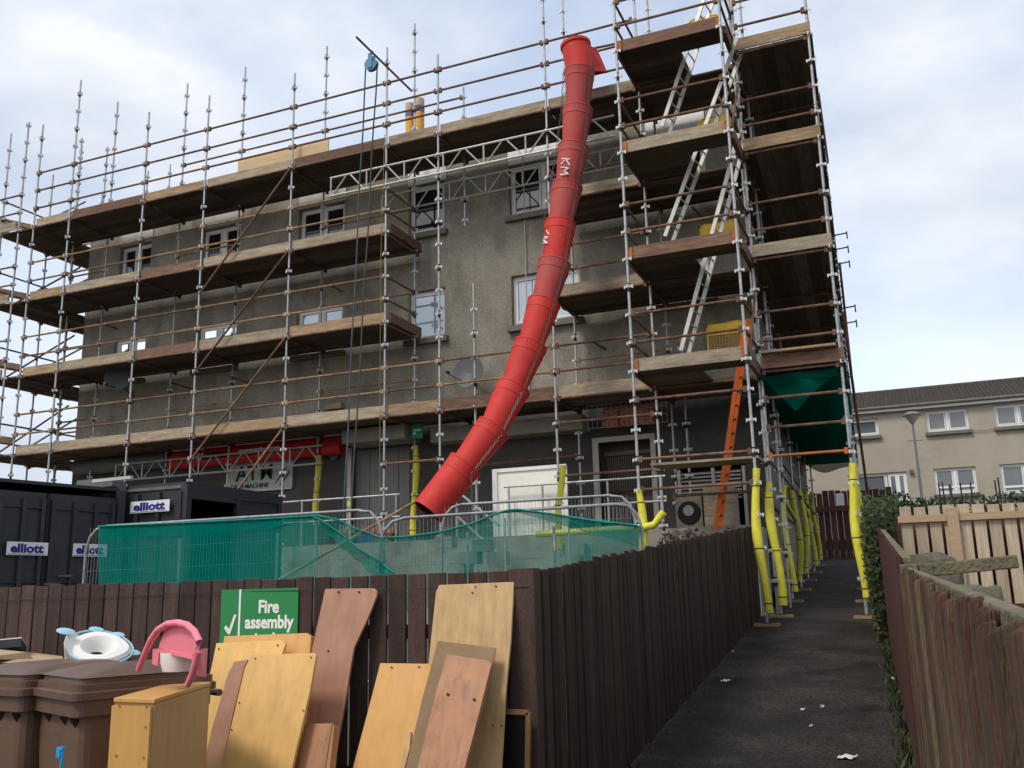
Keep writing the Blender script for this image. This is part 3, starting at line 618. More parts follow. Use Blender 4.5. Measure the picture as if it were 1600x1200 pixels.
# yellow-wrapped low rail beside the tower foot
t = thing('padded_rail', (-5, 15.05, 2), 'yellow foam-wrapped low rail with a bent end at the tower foot', 'rail')
a = at(838, 835, Y=15.0); b = at(1005, 824, Y=15.0); c = at(1022, 820, Y=15.0); d = at(1037, 800, Y=15.0)
MB().path([a, b, c, d], [.055, .058, .06, .064], 12).build('foam_sleeve', 'foam', t)
e = at(880, 727, Y=15.6); f2 = at(872, 790, Y=15.6); g2 = at(874, 858, Y=15.6)
t = thing('padded_post', g2, 'short leaning pole in yellow foam right of the white hoarding panel', 'post')
MB().path([e, e.lerp(f2, .5)+XV*.02, f2, f2.lerp(g2, .5), g2], [.052, .056, .06, .06, .058], 12).build('foam_sleeve', 'foam', t)
MB().tube(g2+ZV*.3, (g2.x, g2.y, gz(15.6)), .024).build('pole', 'galv', t); p = MB(); p.tube(f2-ZV*.01, f2+ZV*.01, .064, n=12); p.build('cable_tie', 'tie_black', t)

# gable scaffold over the path
gs = thing('gable_scaffold', (-1.6, 22, 1.2), 'tall scaffold with dark board decks bridging the footpath along the gable', 'scaffold')
def gi(y): return -2.17 - .043*(y-16.26)
def go(y): return -.85 - .043*(y-16.03)
GYI = [16.26, 18.8, 21.4, 24.0, 26.8, 29.6]
GYO = [16.03, 18.6, 21.2, 23.8, 26.6, 29.4]
for i, y in enumerate(GYI): standard(gs, gi(y), y, gz(y)+.06, 13.3 if i == 0 else 12.6, foam=(gz(y)+.2, gz(y)+2.2, 'foam' if i < 2 else 'foam_dirty', 1.7), plate=True)
for i, y in enumerate(GYO): standard(gs, go(y), y, gz(y)+.06, 13.9 if i == 0 else 12.4, foam=(gz(y)+.32, gz(y)+2.42, 'foam', 1.2) if i < 3 else None, plate=True)
for i in (1, 3): MB().path([(gi(GYI[i]), GYI[i], gz(GYI[i])+1.9), (gi(GYI[i+1]), GYI[i+1], gz(GYI[i+1])+1.5)], .045, 10).build('padded_brace', 'foam_dirty', gs)
for z in LZ:
    for k in range(6):
        x0 = lambda y: gi(y)+.1+.232*k
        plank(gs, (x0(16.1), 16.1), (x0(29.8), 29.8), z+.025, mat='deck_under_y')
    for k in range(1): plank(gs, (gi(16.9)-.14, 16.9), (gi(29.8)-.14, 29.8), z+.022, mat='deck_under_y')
    fm = {5.2: 'board_brown', 7.2: 'board_pale', 9.2: 'board_tan', 11.2: 'board_tan'}[z]
    toe(gs, (gi(16)+.02, 15.99), (go(16)+.05, 15.99), z, fm)
    for dz in (.5, 1.0):
        ledger(gs, (gi(16.03), 16.03, z+dz), (go(16.03), 16.03, z+dz), 'rust', 'guard_rail')
    for i in range(5):
        toe(gs, (go(GYO[i])+.0, GYO[i]+.03), (go(GYO[i+1]), GYO[i+1]-.03), z, 'board_tan' if i % 2 else 'board_brown')
        for dz in (.5, 1.0): ledger(gs, (go(GYO[i]), GYO[i], z+dz), (go(GYO[i+1]), GYO[i+1], z+dz), 'rust', 'guard_rail')
    for y in GYO: ledger(gs, (gi(y), y, z-.045), (go(y), y, z-.045), 'rust', 'transom')
ledger(gs, (gi(16), 16.03, 3.72), (go(16), 16.03, 3.72), 'rust_orange', 'head_rail')
for z in (4.2, 4.7): ledger(gs, (gi(16), 16.03+.0, z), (go(16), 16.03, z), 'rust', 'guard_rail')
mb = MB(); mb.bar((gi(16)+.05, 15.93, 5.46), (go(16)-.05, 15.93, 5.46), .2, ZV, .04); mb.build('loose_plank', 'board_tan', gs)
for i in range(5): ledger(gs, (go(GYO[i]), GYO[i], 3.7), (go(GYO[i+1]), GYO[i+1], 3.7), 'rust'); ledger(gs, (gi(GYI[i]), GYI[i], 3.7), (gi(GYI[i+1]), GYI[i+1], 3.7), 'rust')
MB().tube((go(18)+.12, 18.2, 7.6), (go(21)+.14, 21, 5.2), .024).build('diagonal_brace', 'rust', gs); MB().tube((go(17)+.1, 17, 6.3), (go(20)+.22, 20, 3.0), .026).build('diagonal_brace', 'rust', gs)
for (px, py) in ((1323, 364), (1325, 386), (1327, 409), (1336, 478), (1338, 502)):
    q = at(px, py, Y=18.7); mb = MB(); mb.tube((go(18.6), 18.6, q.z-.05), q, .014, n=6); mb.tube(q-ZV*.12, q+ZV*.03, .014, n=6); mb.build('bracket_arm', 'sleeve_dark', gs)
mb = MB(); q = at(1281, 155, Y=17.6); mb.bar((q.x, 17.4, q.z), (q.x+.0, 18.3, q.z-1.0), .03, ZV, .22); mb.build('leaning_board', 'board_brown', gs)
# debris netting under the first gable deck
mb = MB(); n = 14; m_ = 18
vs = []; 
for j in range(m_+1):
    v = j/m_; y = 16.1 + 12.4*v
    for i in range(n+1):
        u = i/n; x = gi(y)-.1 + (go(y)-gi(y)+.16)*u
        sag = .16*math.sin(math.pi*u)*(1+.4*math.sin(7*v)) + .05*math.sin(9*u+5*v)
        vs.append((x, y, 5.12-sag-.12*v))
mb.add(vs, [(j*(n+1)+i, j*(n+1)+i+1, (j+1)*(n+1)+i+1, (j+1)*(n+1)+i) for j in range(m_) for i in range(n)], True)
# loose triangular flap hanging at the mouth of the passage
A, B, C = Vector((gi(16.1), 16.12, 5.1)), Vector((go(16.1), 16.12, 5.12)), at(1243, 642, Y=16.4)
vs = []; fs = []; n = 12
for j in range(n+1):
    for i in range(n+1-j):
        u = i/n; v = j/n; p = A*(1-u-v)+B*u+C*v; vs.append(p + YV*(.12*math.sin(u*8+v*3))*v*(1-v)*2 + YV*.03*math.sin(11*u))
idx = {}; k = 0
for j in range(n+1):
    for i in range(n+1-j): idx[i, j] = k; k += 1
for j in range(n):
    for i in range(n-j):
        fs.append((idx[i, j], idx[i+1, j], idx[i, j+1]))
        if i+j < n-1: fs.append((idx[i+1, j], idx[i+1, j+1], idx[i, j+1]))
mb.mi = 0; mb.add(vs, fs, True)
solo(mb, 'debris_netting', 'net_dark', 'dark green debris netting slung under the deck above the footpath', 'netting')

# ------------------------------------------------------------------ ladders and gates
def ladder(name, foot, top, wdir, label, mat, width=.36):
    foot = Vector(foot); top = Vector(top); wd = Vector(wdir).normalized()*width/2
    t = thing(name, foot, label, 'ladder', 'scaffold ladders')
    d = (top-foot).normalized(); upv = wd.normalized().cross(d)
    for s in (-1, 1): mb = MB(); mb.bar(foot+wd*s, top+wd*s, .07, wd.normalized(), .03); mb.build('rail', mat, t)
    n = int((top-foot).length/.25)
    for i in range(1, n): c = foot + d*(.25*i); mb = MB(); mb.tube(c-wd*1.08, c+wd*1.08, .016, n=6); mb.build('rung', 'sleeve_dark' if mat == 'orange_ladder' else mat, t)
    return t
LY = 15.95
WD = (.14, .99, 0)
def pxl(px, py): return at(px, py, Y=LY)
ladder('aluminium_ladder', pxl(1070, 551), pxl(1159, 215), WD, 'aluminium ladder standing on the first tower deck beside the yellow gate', 'alu')
ladder('aluminium_ladder', pxl(1045, 374), pxl(1157, 66), WD, 'aluminium ladder standing on the second tower deck', 'alu')
ladder('aluminium_ladder', pxl(1040, 204), pxl(1122, -45), WD, 'topmost aluminium ladder of the tower, rising past the top deck', 'alu')
ladder('orange_ladder', at(1121, 829, Y=16.98), at(1168, 498, Y=15.9), (.08, .96, .287), 'orange fibreglass ladder leaning up to the first tower deck', 'orange_ladder')
def gate(px0, px1, py0, py1, Y, label, solid=.45):
    a = at(px0, py1, Y=Y); b = at(px1, py0, Y=Y); x0, x1, z0, z1 = a.x, b.x, a.z, b.z
    t = thing('safety_gate', (x0, Y, z0), label, 'gate', 'yellow ladder gates')
    MB().path([(x0, Y, z0), (x0, Y, z1-.08), (x0+.08, Y, z1), (x1-.08, Y, z1), (x1, Y, z1-.08), (x1, Y, z0)], .018, 8).build('frame', 'yellow_gate', t)
    zm = z1-(z1-z0)*solid; mb = MB(); mb.box((x0+.015, Y-.006, zm), (x1-.015, Y+.006, z1-.015)); mb.build('plate', 'yellow_gate', t)
    mb = MB()
    for k in range(1, 12): x = x0+(x1-x0)*k/12; mb.tube((x, Y, z0), (x, Y, zm), .005, n=4)
    for k in range(6): z = z0+(zm-z0)*k/6; mb.tube((x0, Y, z), (x1, Y, z), .005, n=4)
    mb.build('mesh_infill', 'yellow_gate', t, kind='stuff'); return t
gate(1107, 1160, 500, 548, 16.4, 'yellow mesh safety gate at the lowest tower deck beside the orange ladder')
gate(1097, 1152, 342, 400, 16.4, 'yellow mesh safety gate on the second tower deck')
gate(1094, 1140, 178, 232, 16.4, 'yellow mesh safety gate on the third tower deck')
gate(1076, 1124, 21, 65, 16.4, 'yellow mesh safety gate at the top tower deck')

# ================================================================== rubbish chute
CP = [(899, 70), (906, 112), (903, 172), (896, 231), (886, 292), (875, 351), (867, 412), (850, 474), (829, 540), (802, 606), (770, 670), (726, 727), (668, 800)]
ch = thing('rubbish_chute', (-6, 15, 2.5), 'long segmented red rubbish chute curving down across the scaffold', 'chute')
pts = [at(x, y, Y=15.85-2.3*(i/(len(CP)-1))**2.2) for i, (x, y) in enumerate(CP)]
def cone(p, q, prof, n=28, mi=0, mb=None, cap=False):         # prof: (along, radius)
    p = Vector(p); q = Vector(q); d = (q-p); a = d.cross(YV).normalized(); b = d.normalized().cross(a); vs = []; fs = []
    for s, r in prof:
        for k in range(n): t_ = 2*math.pi*k/n; vs.append(p+d*s+(a*math.cos(t_)+b*math.sin(t_))*r)
    for i in range(len(prof)-1):
        for k in range(n): fs.append((i*n+k, (i+1)*n+k, (i+1)*n+(k+1) % n, i*n+(k+1) % n))
    mb = mb or MB(); mb.mi = mi; mb.add(vs, fs, True); return mb
secs = []
for i in range(1, len(pts)-1):
    p, q = pts[i], pts[i+1]; rt = .292+.001*i; rb = .2+.002*i
    if i == len(pts)-2: rb = .27
    ext = 1.12 if i < len(pts)-2 else 1.0
    prof = [(.0, rt-.02), (-.015, rt+.004), (.02, rt+.004), (.025, rt-.004), (.2, rt-.012), (.203, rt-.008), (.22, rt-.008), (.223, rt-.016), (ext, rb), (ext, rb-.012), (.1, rt-.03), (0, rt-.02)]
    mb = cone(p, q, prof)
    # moulded ribs round the collar
    d = (q-p); a = d.cross(YV).normalized(); b = d.normalized().cross(a)
    if i % 2 == 0 or i < 5:
        for k in range(26):
            t_ = 2*math.pi*k/26; o_ = a*math.cos(t_)+b*math.sin(t_); mb.bar(p+d*.03+o_*(rt-.004), p+d*.12+o_*(rt-.01), .02, o_, .008)
    s = mb.build('chute_section', 'chute_old' if i in (1, 2, 3, 4, 6) else 'chute_new', ch); secs.append(s)
    if i == len(pts)-2:
        sub(cone(p, q, [(.3, .24), (.985, rb-.016)]), 'shaded_inside', 'chute_in_shade', s)  # no separate lining: dark cone paints the shade in the chute mouth
# hopper
p, q = pts[0], pts[1]
mb = cone(p, q, [(0, .27), (0, .3), (.1, .3), (.12, .275), (1.15, .262), (1.15, .25), (0, .26)])
hp = mb.build('hopper', 'chute_new', ch)
mb = MB(); d = (q-p); mb.slab([p+Vector((.2, .0, -.02)), p+Vector((.33, .35, .0)), q+Vector((.43, .4, .1)), q+Vector((.2, 0, -.05))], Vector((0, -1, 0)).normalized(), .03)
mb.slab([p+Vector((-.3, .25, .0)), p+Vector((.34, .35, .0)), q+Vector((.43, .42, .1)), q+Vector((-.25, .3, .1))], YV, .02); sub(mb, 'hopper_side', 'chute_new', hp)
# white hand-painted initials
def ink(sec, strokes, px0, py0, s, ang, rad):
    i = secs.index(sec)+1; p, q = pts[i], pts[i+1]; mb = MB(); ca, sa = math.cos(ang), math.sin(ang)
    for st in strokes:
        l = []
        for (u, v) in st:
            px = px0+s*(u*ca-v*sa); py = py0+s*(u*sa+v*ca); r_ = ray(px, py).normalized(); d = (q-p).normalized()
            m = (EYE-p)-d*((EYE-p).dot(d)); k = r_-d*r_.dot(d); A_ = k.dot(k); B_ = 2*m.dot(k); C_ = m.dot(m)-rad*rad; D_ = B_*B_-4*A_*C_
            if D_ < 0: continue
            l.append(EYE+r_*((-B_-math.sqrt(D_))/(2*A_)))
        if len(l) > 1: mb.path(l, [.012+.007*abs(math.sin(3.1*q_)) for q_ in range(len(l))], 6)
    if mb.v: sub(mb, 'painted_initials', 'white_paint', sec)
def dense(st): 
    o_ = []
    for a, b in zip(st, st[1:]):
        for k in range(4): o_.append((a[0]+(b[0]-a[0])*k/4, a[1]+(b[1]-a[1])*k/4))
    return o_+[st[-1]]
K = [dense(s) for s in ([(0, 0), (0, 10)], [(7, 0), (0, 5), (7, 10)])]; Mm = [dense([(10, 10), (10.5, 0), (14, 7), (17, 0), (19, 10)])]
ink(secs[2], K+Mm, 891, 249, 1.35, R(95), .262)
ink(secs[4], K+Mm, 859, 357, 1.35, R(97), .265)
# support chains: one long each side
def chain(name, pl, par, r=.0045, link=.06):
    mb = MB(); pl = [Vector(p) for p in pl]; tot = 0; k = 0
    for a, b in zip(pl, pl[1:]):
        n = max(1, int((b-a).length/link)); d = (b-a)/n; u = d.normalized(); s1 = u.cross(YV).normalized(); s2 = u.cross(s1)
        for i in range(n):
            c = a+d*(i+.5); s = s1 if k % 2 else s2; h = d*.62; w_ = s*.017; k += 1
            lp = [c-h*.6+w_, c+h*.6+w_, c+h*.9, c+h*.6-w_, c-h*.6-w_, c-h*.9]
            for x, y in zip(lp, lp[1:]+lp[:1]): mb.tube(x, y, r, n=4, cap=False)
    return mb.build(name, 'chain', par)
rc = []
for i in range(1, len(pts)-1):
    d = (pts[i+1]-pts[i]).normalized(); side = d.cross(YV).normalized(); side = side if side.x > 0 else -side
    rc.append(pts[i]+d*.06+(side*.86-YV*.5)*.31)
rc = [pts[0]+Vector((.33, .1, -.45))]+rc; rc.append(rc[-1]+Vector((.03, 0, -1.0)))
chain('support_chain', rc, ch)
lc = []
for i in range(1, 6):
    d = (pts[i+1]-pts[i]).normalized(); side = d.cross(YV).normalized(); side = -side if side.x > 0 else side
    lc.append(pts[i]+d*.06+side*.32-YV*.05)
chain('support_chain', [pts[0]+Vector((-.28, .1, -.4))]+lc, ch)
MB().tube(pts[0]+Vector((.25, .3, .02)), (TX0, 16.3, pts[0].z+.08), .024).build('support_tube', 'rust', ch)

# ================================================================== hoist, ropes, roof pieces, dishes
t = thing('gin_wheel_hoist', (-9.77, 16.5, 13), 'blue gin wheel hung from a slanting tube above the roofline', 'hoist')
a0 = at(557, 58, Y=15.0); b0 = Vector((-9.73, 16.4, 13.05)); c0 = b0+(b0-a0).normalized()*1.3
MB().tube(a0, c0, .024).build('cantilever_tube', 'rust', t)
wp = a0.lerp(b0, .5); wc = at(580.5, 101, Y=wp.y)
mb = MB(); mb.tube(wp, wc+ZV*.2, .008, n=6); mb.path([wp+ZV*.04, wp+XV*.04, wp-ZV*.04, wp-XV*.04, wp+ZV*.04], .01, 6); mb.build('hook', 'sleeve_dark', t)
mb = MB(); mb.M = Matrix.Translation(wc) @ Matrix.Rotation(R(90), 4, 'X'); mb.lathe([(.02, -.05), (.15, -.05), (.13, 0), (.15, .05), (.02, .05)], 20); mb.build('wheel', 'wheel_blue', t)
mb = MB(); mb.bar(wc+Vector((0, -.065, -.1)), wc+Vector((0, -.065, .24)), .1, YV, .012); mb.bar(wc+Vector((0, .065, -.1)), wc+Vector((0, .065, .24)), .1, YV, .012); mb.build('cheek_plate', 'wheel_blue', t)
for s, m, l, end in ((-1, 'rope_teal', 'dark teal hoist rope falling from the left of the gin wheel', (537, 800)), (1, 'rope_dark', 'dark hoist rope falling from the right of the gin wheel', (549, 800))):
    e = at(end[0], end[1], Y=15.6); st = wc+XV*.145*s-ZV*.02; l_ = [st.lerp(e, k/14)+Vector((.012*math.sin(k*1.3+s), 0, 0))*(0 < k < 14) for k in range(15)]
    solo(MB().path(l_, .016, 6), 'hoist_rope', m, l, 'rope', 'hoist ropes')
e0 = at(601, 210, Y=16.35); solo(MB().path([e0, at(595, 400, Y=16.35), at(594, 575, Y=16.35), at(593, 790, Y=16.35)], .0055, 6), 'thin_rope', 'rope_yellow', 'thin yellow rope hanging beside a scaffold standard', 'rope')
solo(MB().path([at(547, 784, Y=16.2), at(546.5, 791, Y=16.2)], .05, 10), 'rope_weight', 'foam', 'small yellow weight at the end of the hoist rope', 'weight')
for (xa, xb, yt, lb) in ((634.5, 647, 163, 'shorter of two yellow ribbed tubes above the top deck'), (647, 662, 156, 'taller of two yellow ribbed tubes above the top deck')):
    tp = at((xa+xb)/2, yt, Y=18.6); r = (at(xb, yt, Y=18.6)-at(xa, yt, Y=18.6)).length/2; t = thing('roof_flue', (tp.x, 18.6, 11.62), lb, 'pipe', 'yellow roof tubes')
    n = 8; 
    mb = MB(); mb.lathe([(r*(1 if k % 2 else .93), 11.62+(tp.z-.35-11.62)*k/24) for k in range(25)], 18, (tp.x, 18.6, 0)); mb.build('pipe', 'pipe_yellow', t)
    mb = MB(); mb.lathe([(r*1.02, tp.z-.35), (r*1.02, tp.z-.2)], 18, (tp.x, 18.6, 0)); mb.build('printed_band', 'pipe_band', t)
    mb = MB(); mb.lathe([(r, tp.z-.2), (r, tp.z), (r*.8, tp.z), (r*.8, tp.z-.1), (0, tp.z-.1)], 18, (tp.x, 18.6, 0)); mb.build('open_end', 'pipe_top', t)
mb = MB(); mb.box((-13.95, 16.66, 11.26), (-11.4, 16.69, 11.84)); solo(mb, 'plywood_sheet', 'ply', 'pale plywood sheet standing on the top deck', 'board')
def dish(c, r, tilt_az, tilt_el, label, mount, lnb):
    t = thing('satellite_dish', mount, label, 'satellite dish', 'satellite dishes')
    nrm = Vector((math.sin(tilt_az)*math.cos(tilt_el), -math.cos(tilt_az)*math.cos(tilt_el), math.sin(tilt_el))); q = nrm.to_track_quat('Z', 'Y').to_matrix().to_4x4()
    mb = MB(); mb.M = Matrix.Translation(c) @ q @ Matrix.Diagonal((.93, 1.05, 1, 1)); mb.lathe([(0.001, -.07), (r*.5, -.05), (r*.85, -.015), (r, 0), (r, -.012), (r*.5, -.065), (.001, -.085)], 26); mb.build('reflector', 'dish_grey', t)
    mb = MB(); mb.tube(Vector(c)-nrm*.07, mount, .02); mb.tube(Vector(mount)-ZV*.2, Vector(mount)+ZV*.15, .022); mb.build('mount', 'sleeve_dark', t)
    e = Vector(c)+Vector(lnb); mb = MB(); mb.tube(Vector(c)-ZV*r*.8, e, .012, n=6); mb.build('arm', 'sleeve_dark', t)
    mb = MB(); mb.tube(e, e+(Vector(c)-e).normalized()*.09, .03); mb.build('receiver', 'sleeve_dark', t)
dish(at(184, 589, Y=17.0), .34, R(34), R(12), 'grey satellite dish at the left of the front wall', (-18.2, 18.05, 6.75), (-.05, -.32, -.25))
dish(at(731, 580, Y=17.55), .36, R(2), R(14), 'dark grey satellite dish on the bare wall left of the chute', (-8.45, 18.08, 6.15), (-.42, -.2, -.02))

# ================================================================== compound: containers and mesh fencing
def container_face(t, o, u, n, W, H, name, split=None, ribs=(), sign=None):
    """flat ribbed steel face from corner o along u, outward normal n"""
    u = Vector(u).normalized(); n = Vector(n).normalized(); mb = MB()
    mb.slab([o, o+u*W, o+u*W+ZV*H, o+ZV*H], -n, .05)
    f = mb.build(name, 'container', t)
    for r_ in ribs: mb = MB(); mb.bar(o+u*r_+n*.02+ZV*.08, o+u*r_+n*.02+ZV*(H-.1), .06, n, .07); sub(mb, 'rib', 'container', f)
    return f
def sign_on(t, o, u, n, W, H, s0, z0, wd, h):
    u = Vector(u).normalized(); n = Vector(n).normalized()
    mb = MB(); a = o+u*s0+ZV*z0+n*.008; mb.slab([a, a+u*wd, a+u*wd+ZV*h, a+ZV*h], n, .004); sg = mb.build('name_plate', 'sticker', t)
    tm = text_mesh('elliott', a+u*wd*.09+ZV*h*.22+n*.008, u, ZV, h*.92, .007, .002, sx=wd*.82/(h*.92*2.45)); sub(tm, 'lettering', 'ink_blue', sg)
    mb = MB(); mb.slab([a+u*wd*.03+ZV*h*.06+n*.005, a+u*wd*.95+ZV*h*.06+n*.005, a+u*wd*.95+ZV*h*.1+n*.005, a+u*wd*.03+ZV*h*.1+n*.005], n, .002); sub(mb, 'underline', 'dish_grey', sg)
# container A: door end turned towards the camera
za = gz(10.6); Za = 3.36
A1 = at(0, 752, Z=Za); A2 = at(187, 768, Z=Za); uA = (A2-A1); uA.z = 0; uA.normalize(); nA = Vector((uA.y, -uA.x, 0)); A1 = A2-uA*2.44; A1.z = za; HA = Za-za
t = thing('storage_container', A1, 'dark grey steel storage container at the left edge, closed double doors facing the fence', 'container', 'site storage containers')
back = -nA*3.0
for nm, o_, u_, n_, W in (('end_wall', A1+back, uA, -nA, 2.44), ('side_wall', A1, back, -uA, 3.0), ('side_wall', A1+uA*2.44, back, uA, 3.0)): container_face(t, o_, u_, n_, W, HA, nm)
mb = MB(); mb.slab([A1+ZV*HA, A1+uA*2.44+ZV*HA, A1+uA*2.44+back+ZV*HA, A1+back+ZV*HA], ZV, .05); mb.build('roof', 'container', t)
for s in (0, 1):
    f = container_face(t, A1+uA*(.06+1.18*s), uA, nA, 1.14, HA-.12, 'door', ribs=(.06, .42, .78, 1.08))
    for z in (.08, .75, 1.25, HA-.35): mb = MB(); o_ = A1+uA*(.06+1.18*s)+nA*.012; mb.bar(o_+uA*.05+ZV*z, o_+uA*1.1+ZV*z, .02, nA, .05); sub(mb, 'cross_rail', 'container', f)
mb = MB(); mb.bar(A1+uA*1.22+nA*.0+ZV*.1, A1+uA*1.22+ZV*(HA-.14), .05, nA, .06); mb.build('door_seal', 'ink_black', t)
mb = MB(); mb.bar(A2+ZV*(za-Za)+uA*.0+nA*.02, A2+nA*.02, .12, nA, .14); mb.build('corner_post', 'container', t)
for k in (1, 2):
    c = A1+uA*(1.12+.22*k)+nA*.07+ZV*(1.22+(.0 if k == 1 else .12)); mb = MB(); mb.bar(c-uA*.11, c+uA*.11, .03, nA, .07 if k == 1 else .02); mb.build('lock_box', 'container_edge', t)
sA = lambda px, py: (atp(px, py, A1+nA*.05, nA)-A1)
for pa, pb, py0, py1 in ((8, 73, 867, 846), (112, 165, 869, 849)):
    q0 = sA(pa, py0); q1 = sA(pb, py0); s0 = q0.dot(uA); wd = (q1-q0).dot(uA); h = (sA(pa, py1)-q0).z; z0 = q0.z
    sign_on(t, A1+nA*.06, uA, nA, 2.44, HA, s0, z0, wd, h)
# container B: side to the camera, right end open
zb = gz(12.4); Zb = 3.42; B0 = at(290, 757, Z=Zb); X1b, Y0b = B0.x, B0.y; X0b = X1b-6.0; HB = Zb-zb
t = thing('storage_container', (X1b-2, Y0b+1.2, zb), 'dark grey storage container with one half of its right end standing open', 'container', 'site storage containers')
O = Vector((X0b, Y0b, zb)); 
f = container_face(t, O, XV, -YV, 6.0, HB, 'side_wall', ribs=[6-.06-.45*k for k in range(9)])
container_face(t, O+YV*2.44, XV, YV, 6.0, HB, 'side_wall'); container_face(t, O, YV, -XV, 2.44, HB, 'end_wall')
mb = MB(); mb.slab([O+ZV*HB, O+XV*6+ZV*HB, O+XV*6+YV*2.44+ZV*HB, O+YV*2.44+ZV*HB], ZV, .05); mb.build('roof', 'container', t)
mb = MB(); mb.box((X0b+.06, Y0b+.06, zb+.02), (X0b+.1, Y0b+2.38, zb+HB-.05)); mb.build('interior', 'void', t)  # near-black sheet paints the unlit depth of the container
mb = MB(); mb.bar((X0b, Y0b-.012, zb+HB-.03), (X1b, Y0b-.012, zb+HB-.03), .03, ZV, .05); mb.build('top_rail', 'container_edge', t)
mb = MB(); mb.box((X1b-.06, Y0b+.0, zb+HB-.22), (X1b+.06, Y0b+2.44, zb+HB-.002)); mb.box((X1b-.07, Y0b-.03, zb), (X1b+.07, Y0b+.08, zb+HB)); mb.box((X1b-.07, Y0b+2.36, zb), (X1b+.07, Y0b+2.47, zb+HB)); mb.build('end_frame', 'container', t)
D0 = Vector((X1b+.03, Y0b+1.2, zb+.1)); D1 = Vector((X1b+.1, Y0b+2.36, zb+.1)); ud = (D1-D0).normalized(); Wd = (D1-D0).length
mb = MB(); nd = Vector((ud.y, -ud.x, 0)); mb.slab([D0, D0+ud*Wd, D0+ud*Wd+ZV*(HB-.2), D0+ZV*(HB-.2)], -nd, .05)
for s in (.04, Wd-.04): mb.bar(D0+ud*s+nd*.02, D0+ud*s+nd*.02+ZV*(HB-.2), .08, nd, .04)
for z in (HB-.24, HB-.5): mb.bar(D0+nd*.02+ZV*z, D0+ud*Wd+nd*.02+ZV*z, .05, ZV, .03)
mb.build('door', 'container', t)
sB = lambda px, py: at(px, py, Y=Y0b)-O
q0 = sB(208, 803); q1 = sB(269, 803); h = (sB(208, 785)-q0).z; sign_on(t, O-YV*.06, XV, -YV, 6, HB, q0.x, q0.z, q1.x-q0.x, h)
# container C roof edge behind A
C0 = at(92, 757, Z=3.42); t = thing('storage_container', C0, 'weathered grey container roof edge behind the closed double doors', 'container', 'site storage containers')
a = at(120, 753, Y=11.6); b = at(176, 748, Y=11.6); mb = MB(); mb.box((a.x, 11.6, b.z-.12), (b.x, 11.7, b.z+.02)); mb.box((a.x-3, 11.7, gz(12)), (b.x, 11.9, b.z-.02)); mb.build('roof_edge', 'container_edge', t)
a = at(146, 752, Y=11.4); b = at(206, 746, Y=11.4); MB().bar(a, b, .06, ZV, .05).build('roof_bar', 'upvc_aged', t)

def heras(P0, P1, label):
    P0 = Vector(P0); P1 = Vector(P1); u = (P1-P0); u.z = 0; Ln = u.length; u.normalize(); zb0, zt0 = P0.z-1.98, P0.z; zt1 = P1.z
    t = thing('mesh_fence_panel', (P0.x, P0.y, zb0), label, 'fence panel', 'temporary mesh fence panels')
    F = lambda s, h: P0 + u*s + ZV*((zt1-zt0)*s/Ln - 1.98 + h)
    MB().path([F(0, 0), F(0, 1.7), F(.05, 1.86), F(.14, 1.95), F(.28, 1.98), F(Ln-.28, 1.98), F(Ln-.14, 1.95), F(Ln-.05, 1.86), F(Ln, 1.7), F(Ln, 0)], .0175, 10).build('frame', 'galv_dull', t)
    MB().tube(F(.02, .15), F(Ln-.02, .15), .016).build('bottom_rail', 'galv_dull', t)
    for s in (Ln*.34, Ln*.67): MB().tube(F(s, .15), F(s, 1.78), .0155).build('upright', 'galv', t)
    mb = MB()
    for k in range(1, int(Ln/.045)): mb.tube(F(.045*k, .15), F(.045*k, 1.97), .0022, n=3, cap=False)
    for h in (.4, .75, 1.1, 1.45, 1.7): mb.tube(F(.01, h), F(Ln-.01, h), .0025, n=3, cap=False)
    mb.build('wire_mesh', 'galv_dull', t, kind='stuff')
    return F, Ln, u
PA = at(137, 824, Y=8.7); PB = at(597, 795, Y=9.1)
PC = at(594, 812, Y=9.25); PD = at(1001, 785, Y=10.1)
F1, L1_, u1 = heras(PA, PB, 'left temporary mesh fence panel, fully covered in green netting')
F2, L2_, u2 = heras(PC, PD, 'right temporary mesh fence panel with sagging green netting')
for P0, P1, lb in ((at(690, 790, Y=10.6), at(990, 772, Y=10.9), 'rear mesh fence panel behind the right netting'),): heras(P0, P1, lb)
def drape(P, top, bot, name, mat, label, wr=.03):       # netting hung between two pixel outlines on a vertical plane P(x)->Y
    n = 60; m = 10; mb = MB(); vs = []
    def lin(pl, x):
        for (a, b), (c, d) in zip(pl, pl[1:]):
            if x <= c: return b+(d-b)*(x-a)/(c-a)
        return pl[-1][1]
    x0, x1 = top[0][0], top[-1][0]
    for i in range(n+1):
        x = x0+(x1-x0)*i/n; a = P(x, lin(top, x)); b = P(x, lin(bot, x))
        for j in range(m+1):
            v = j/m; p = a.lerp(b, v); vs.append(p-YV*(.04+wr*math.sin(i*.7+2*math.sin(j*.6))*v+wr*.8*math.sin(i*.23+j*.4)))
    mb.add(vs, [(i*(m+1)+j, (i+1)*(m+1)+j, (i+1)*(m+1)+j+1, i*(m+1)+j+1) for i in range(n) for j in range(m)], True)
    t = thing(name, P(x0, lin(bot, x0)), label, 'netting', 'green fence netting')
    mb.build('sheet', mat, t)
    hem = MB(); k = m+1
    hem.path([vs[i*k]-YV*.01 for i in range(0, n+1, 2)], .012, 5); hem.build('hem', 'net_hem', t)
    return t
n1_ = Vector((u1.y, -u1.x, 0)); n2_ = Vector((u2.y, -u2.x, 0))
pl1 = lambda x, y: atp(x, y, PA, n1_); pl2 = lambda x, y: atp(x, y, PC, n2_)
drape(pl1, [(158, 823), (300, 817), (420, 811), (500, 806)], [(156, 950), (500, 935)], 'green_netting', 'net_green', 'dense green netting over the left mesh fence panel', .012)
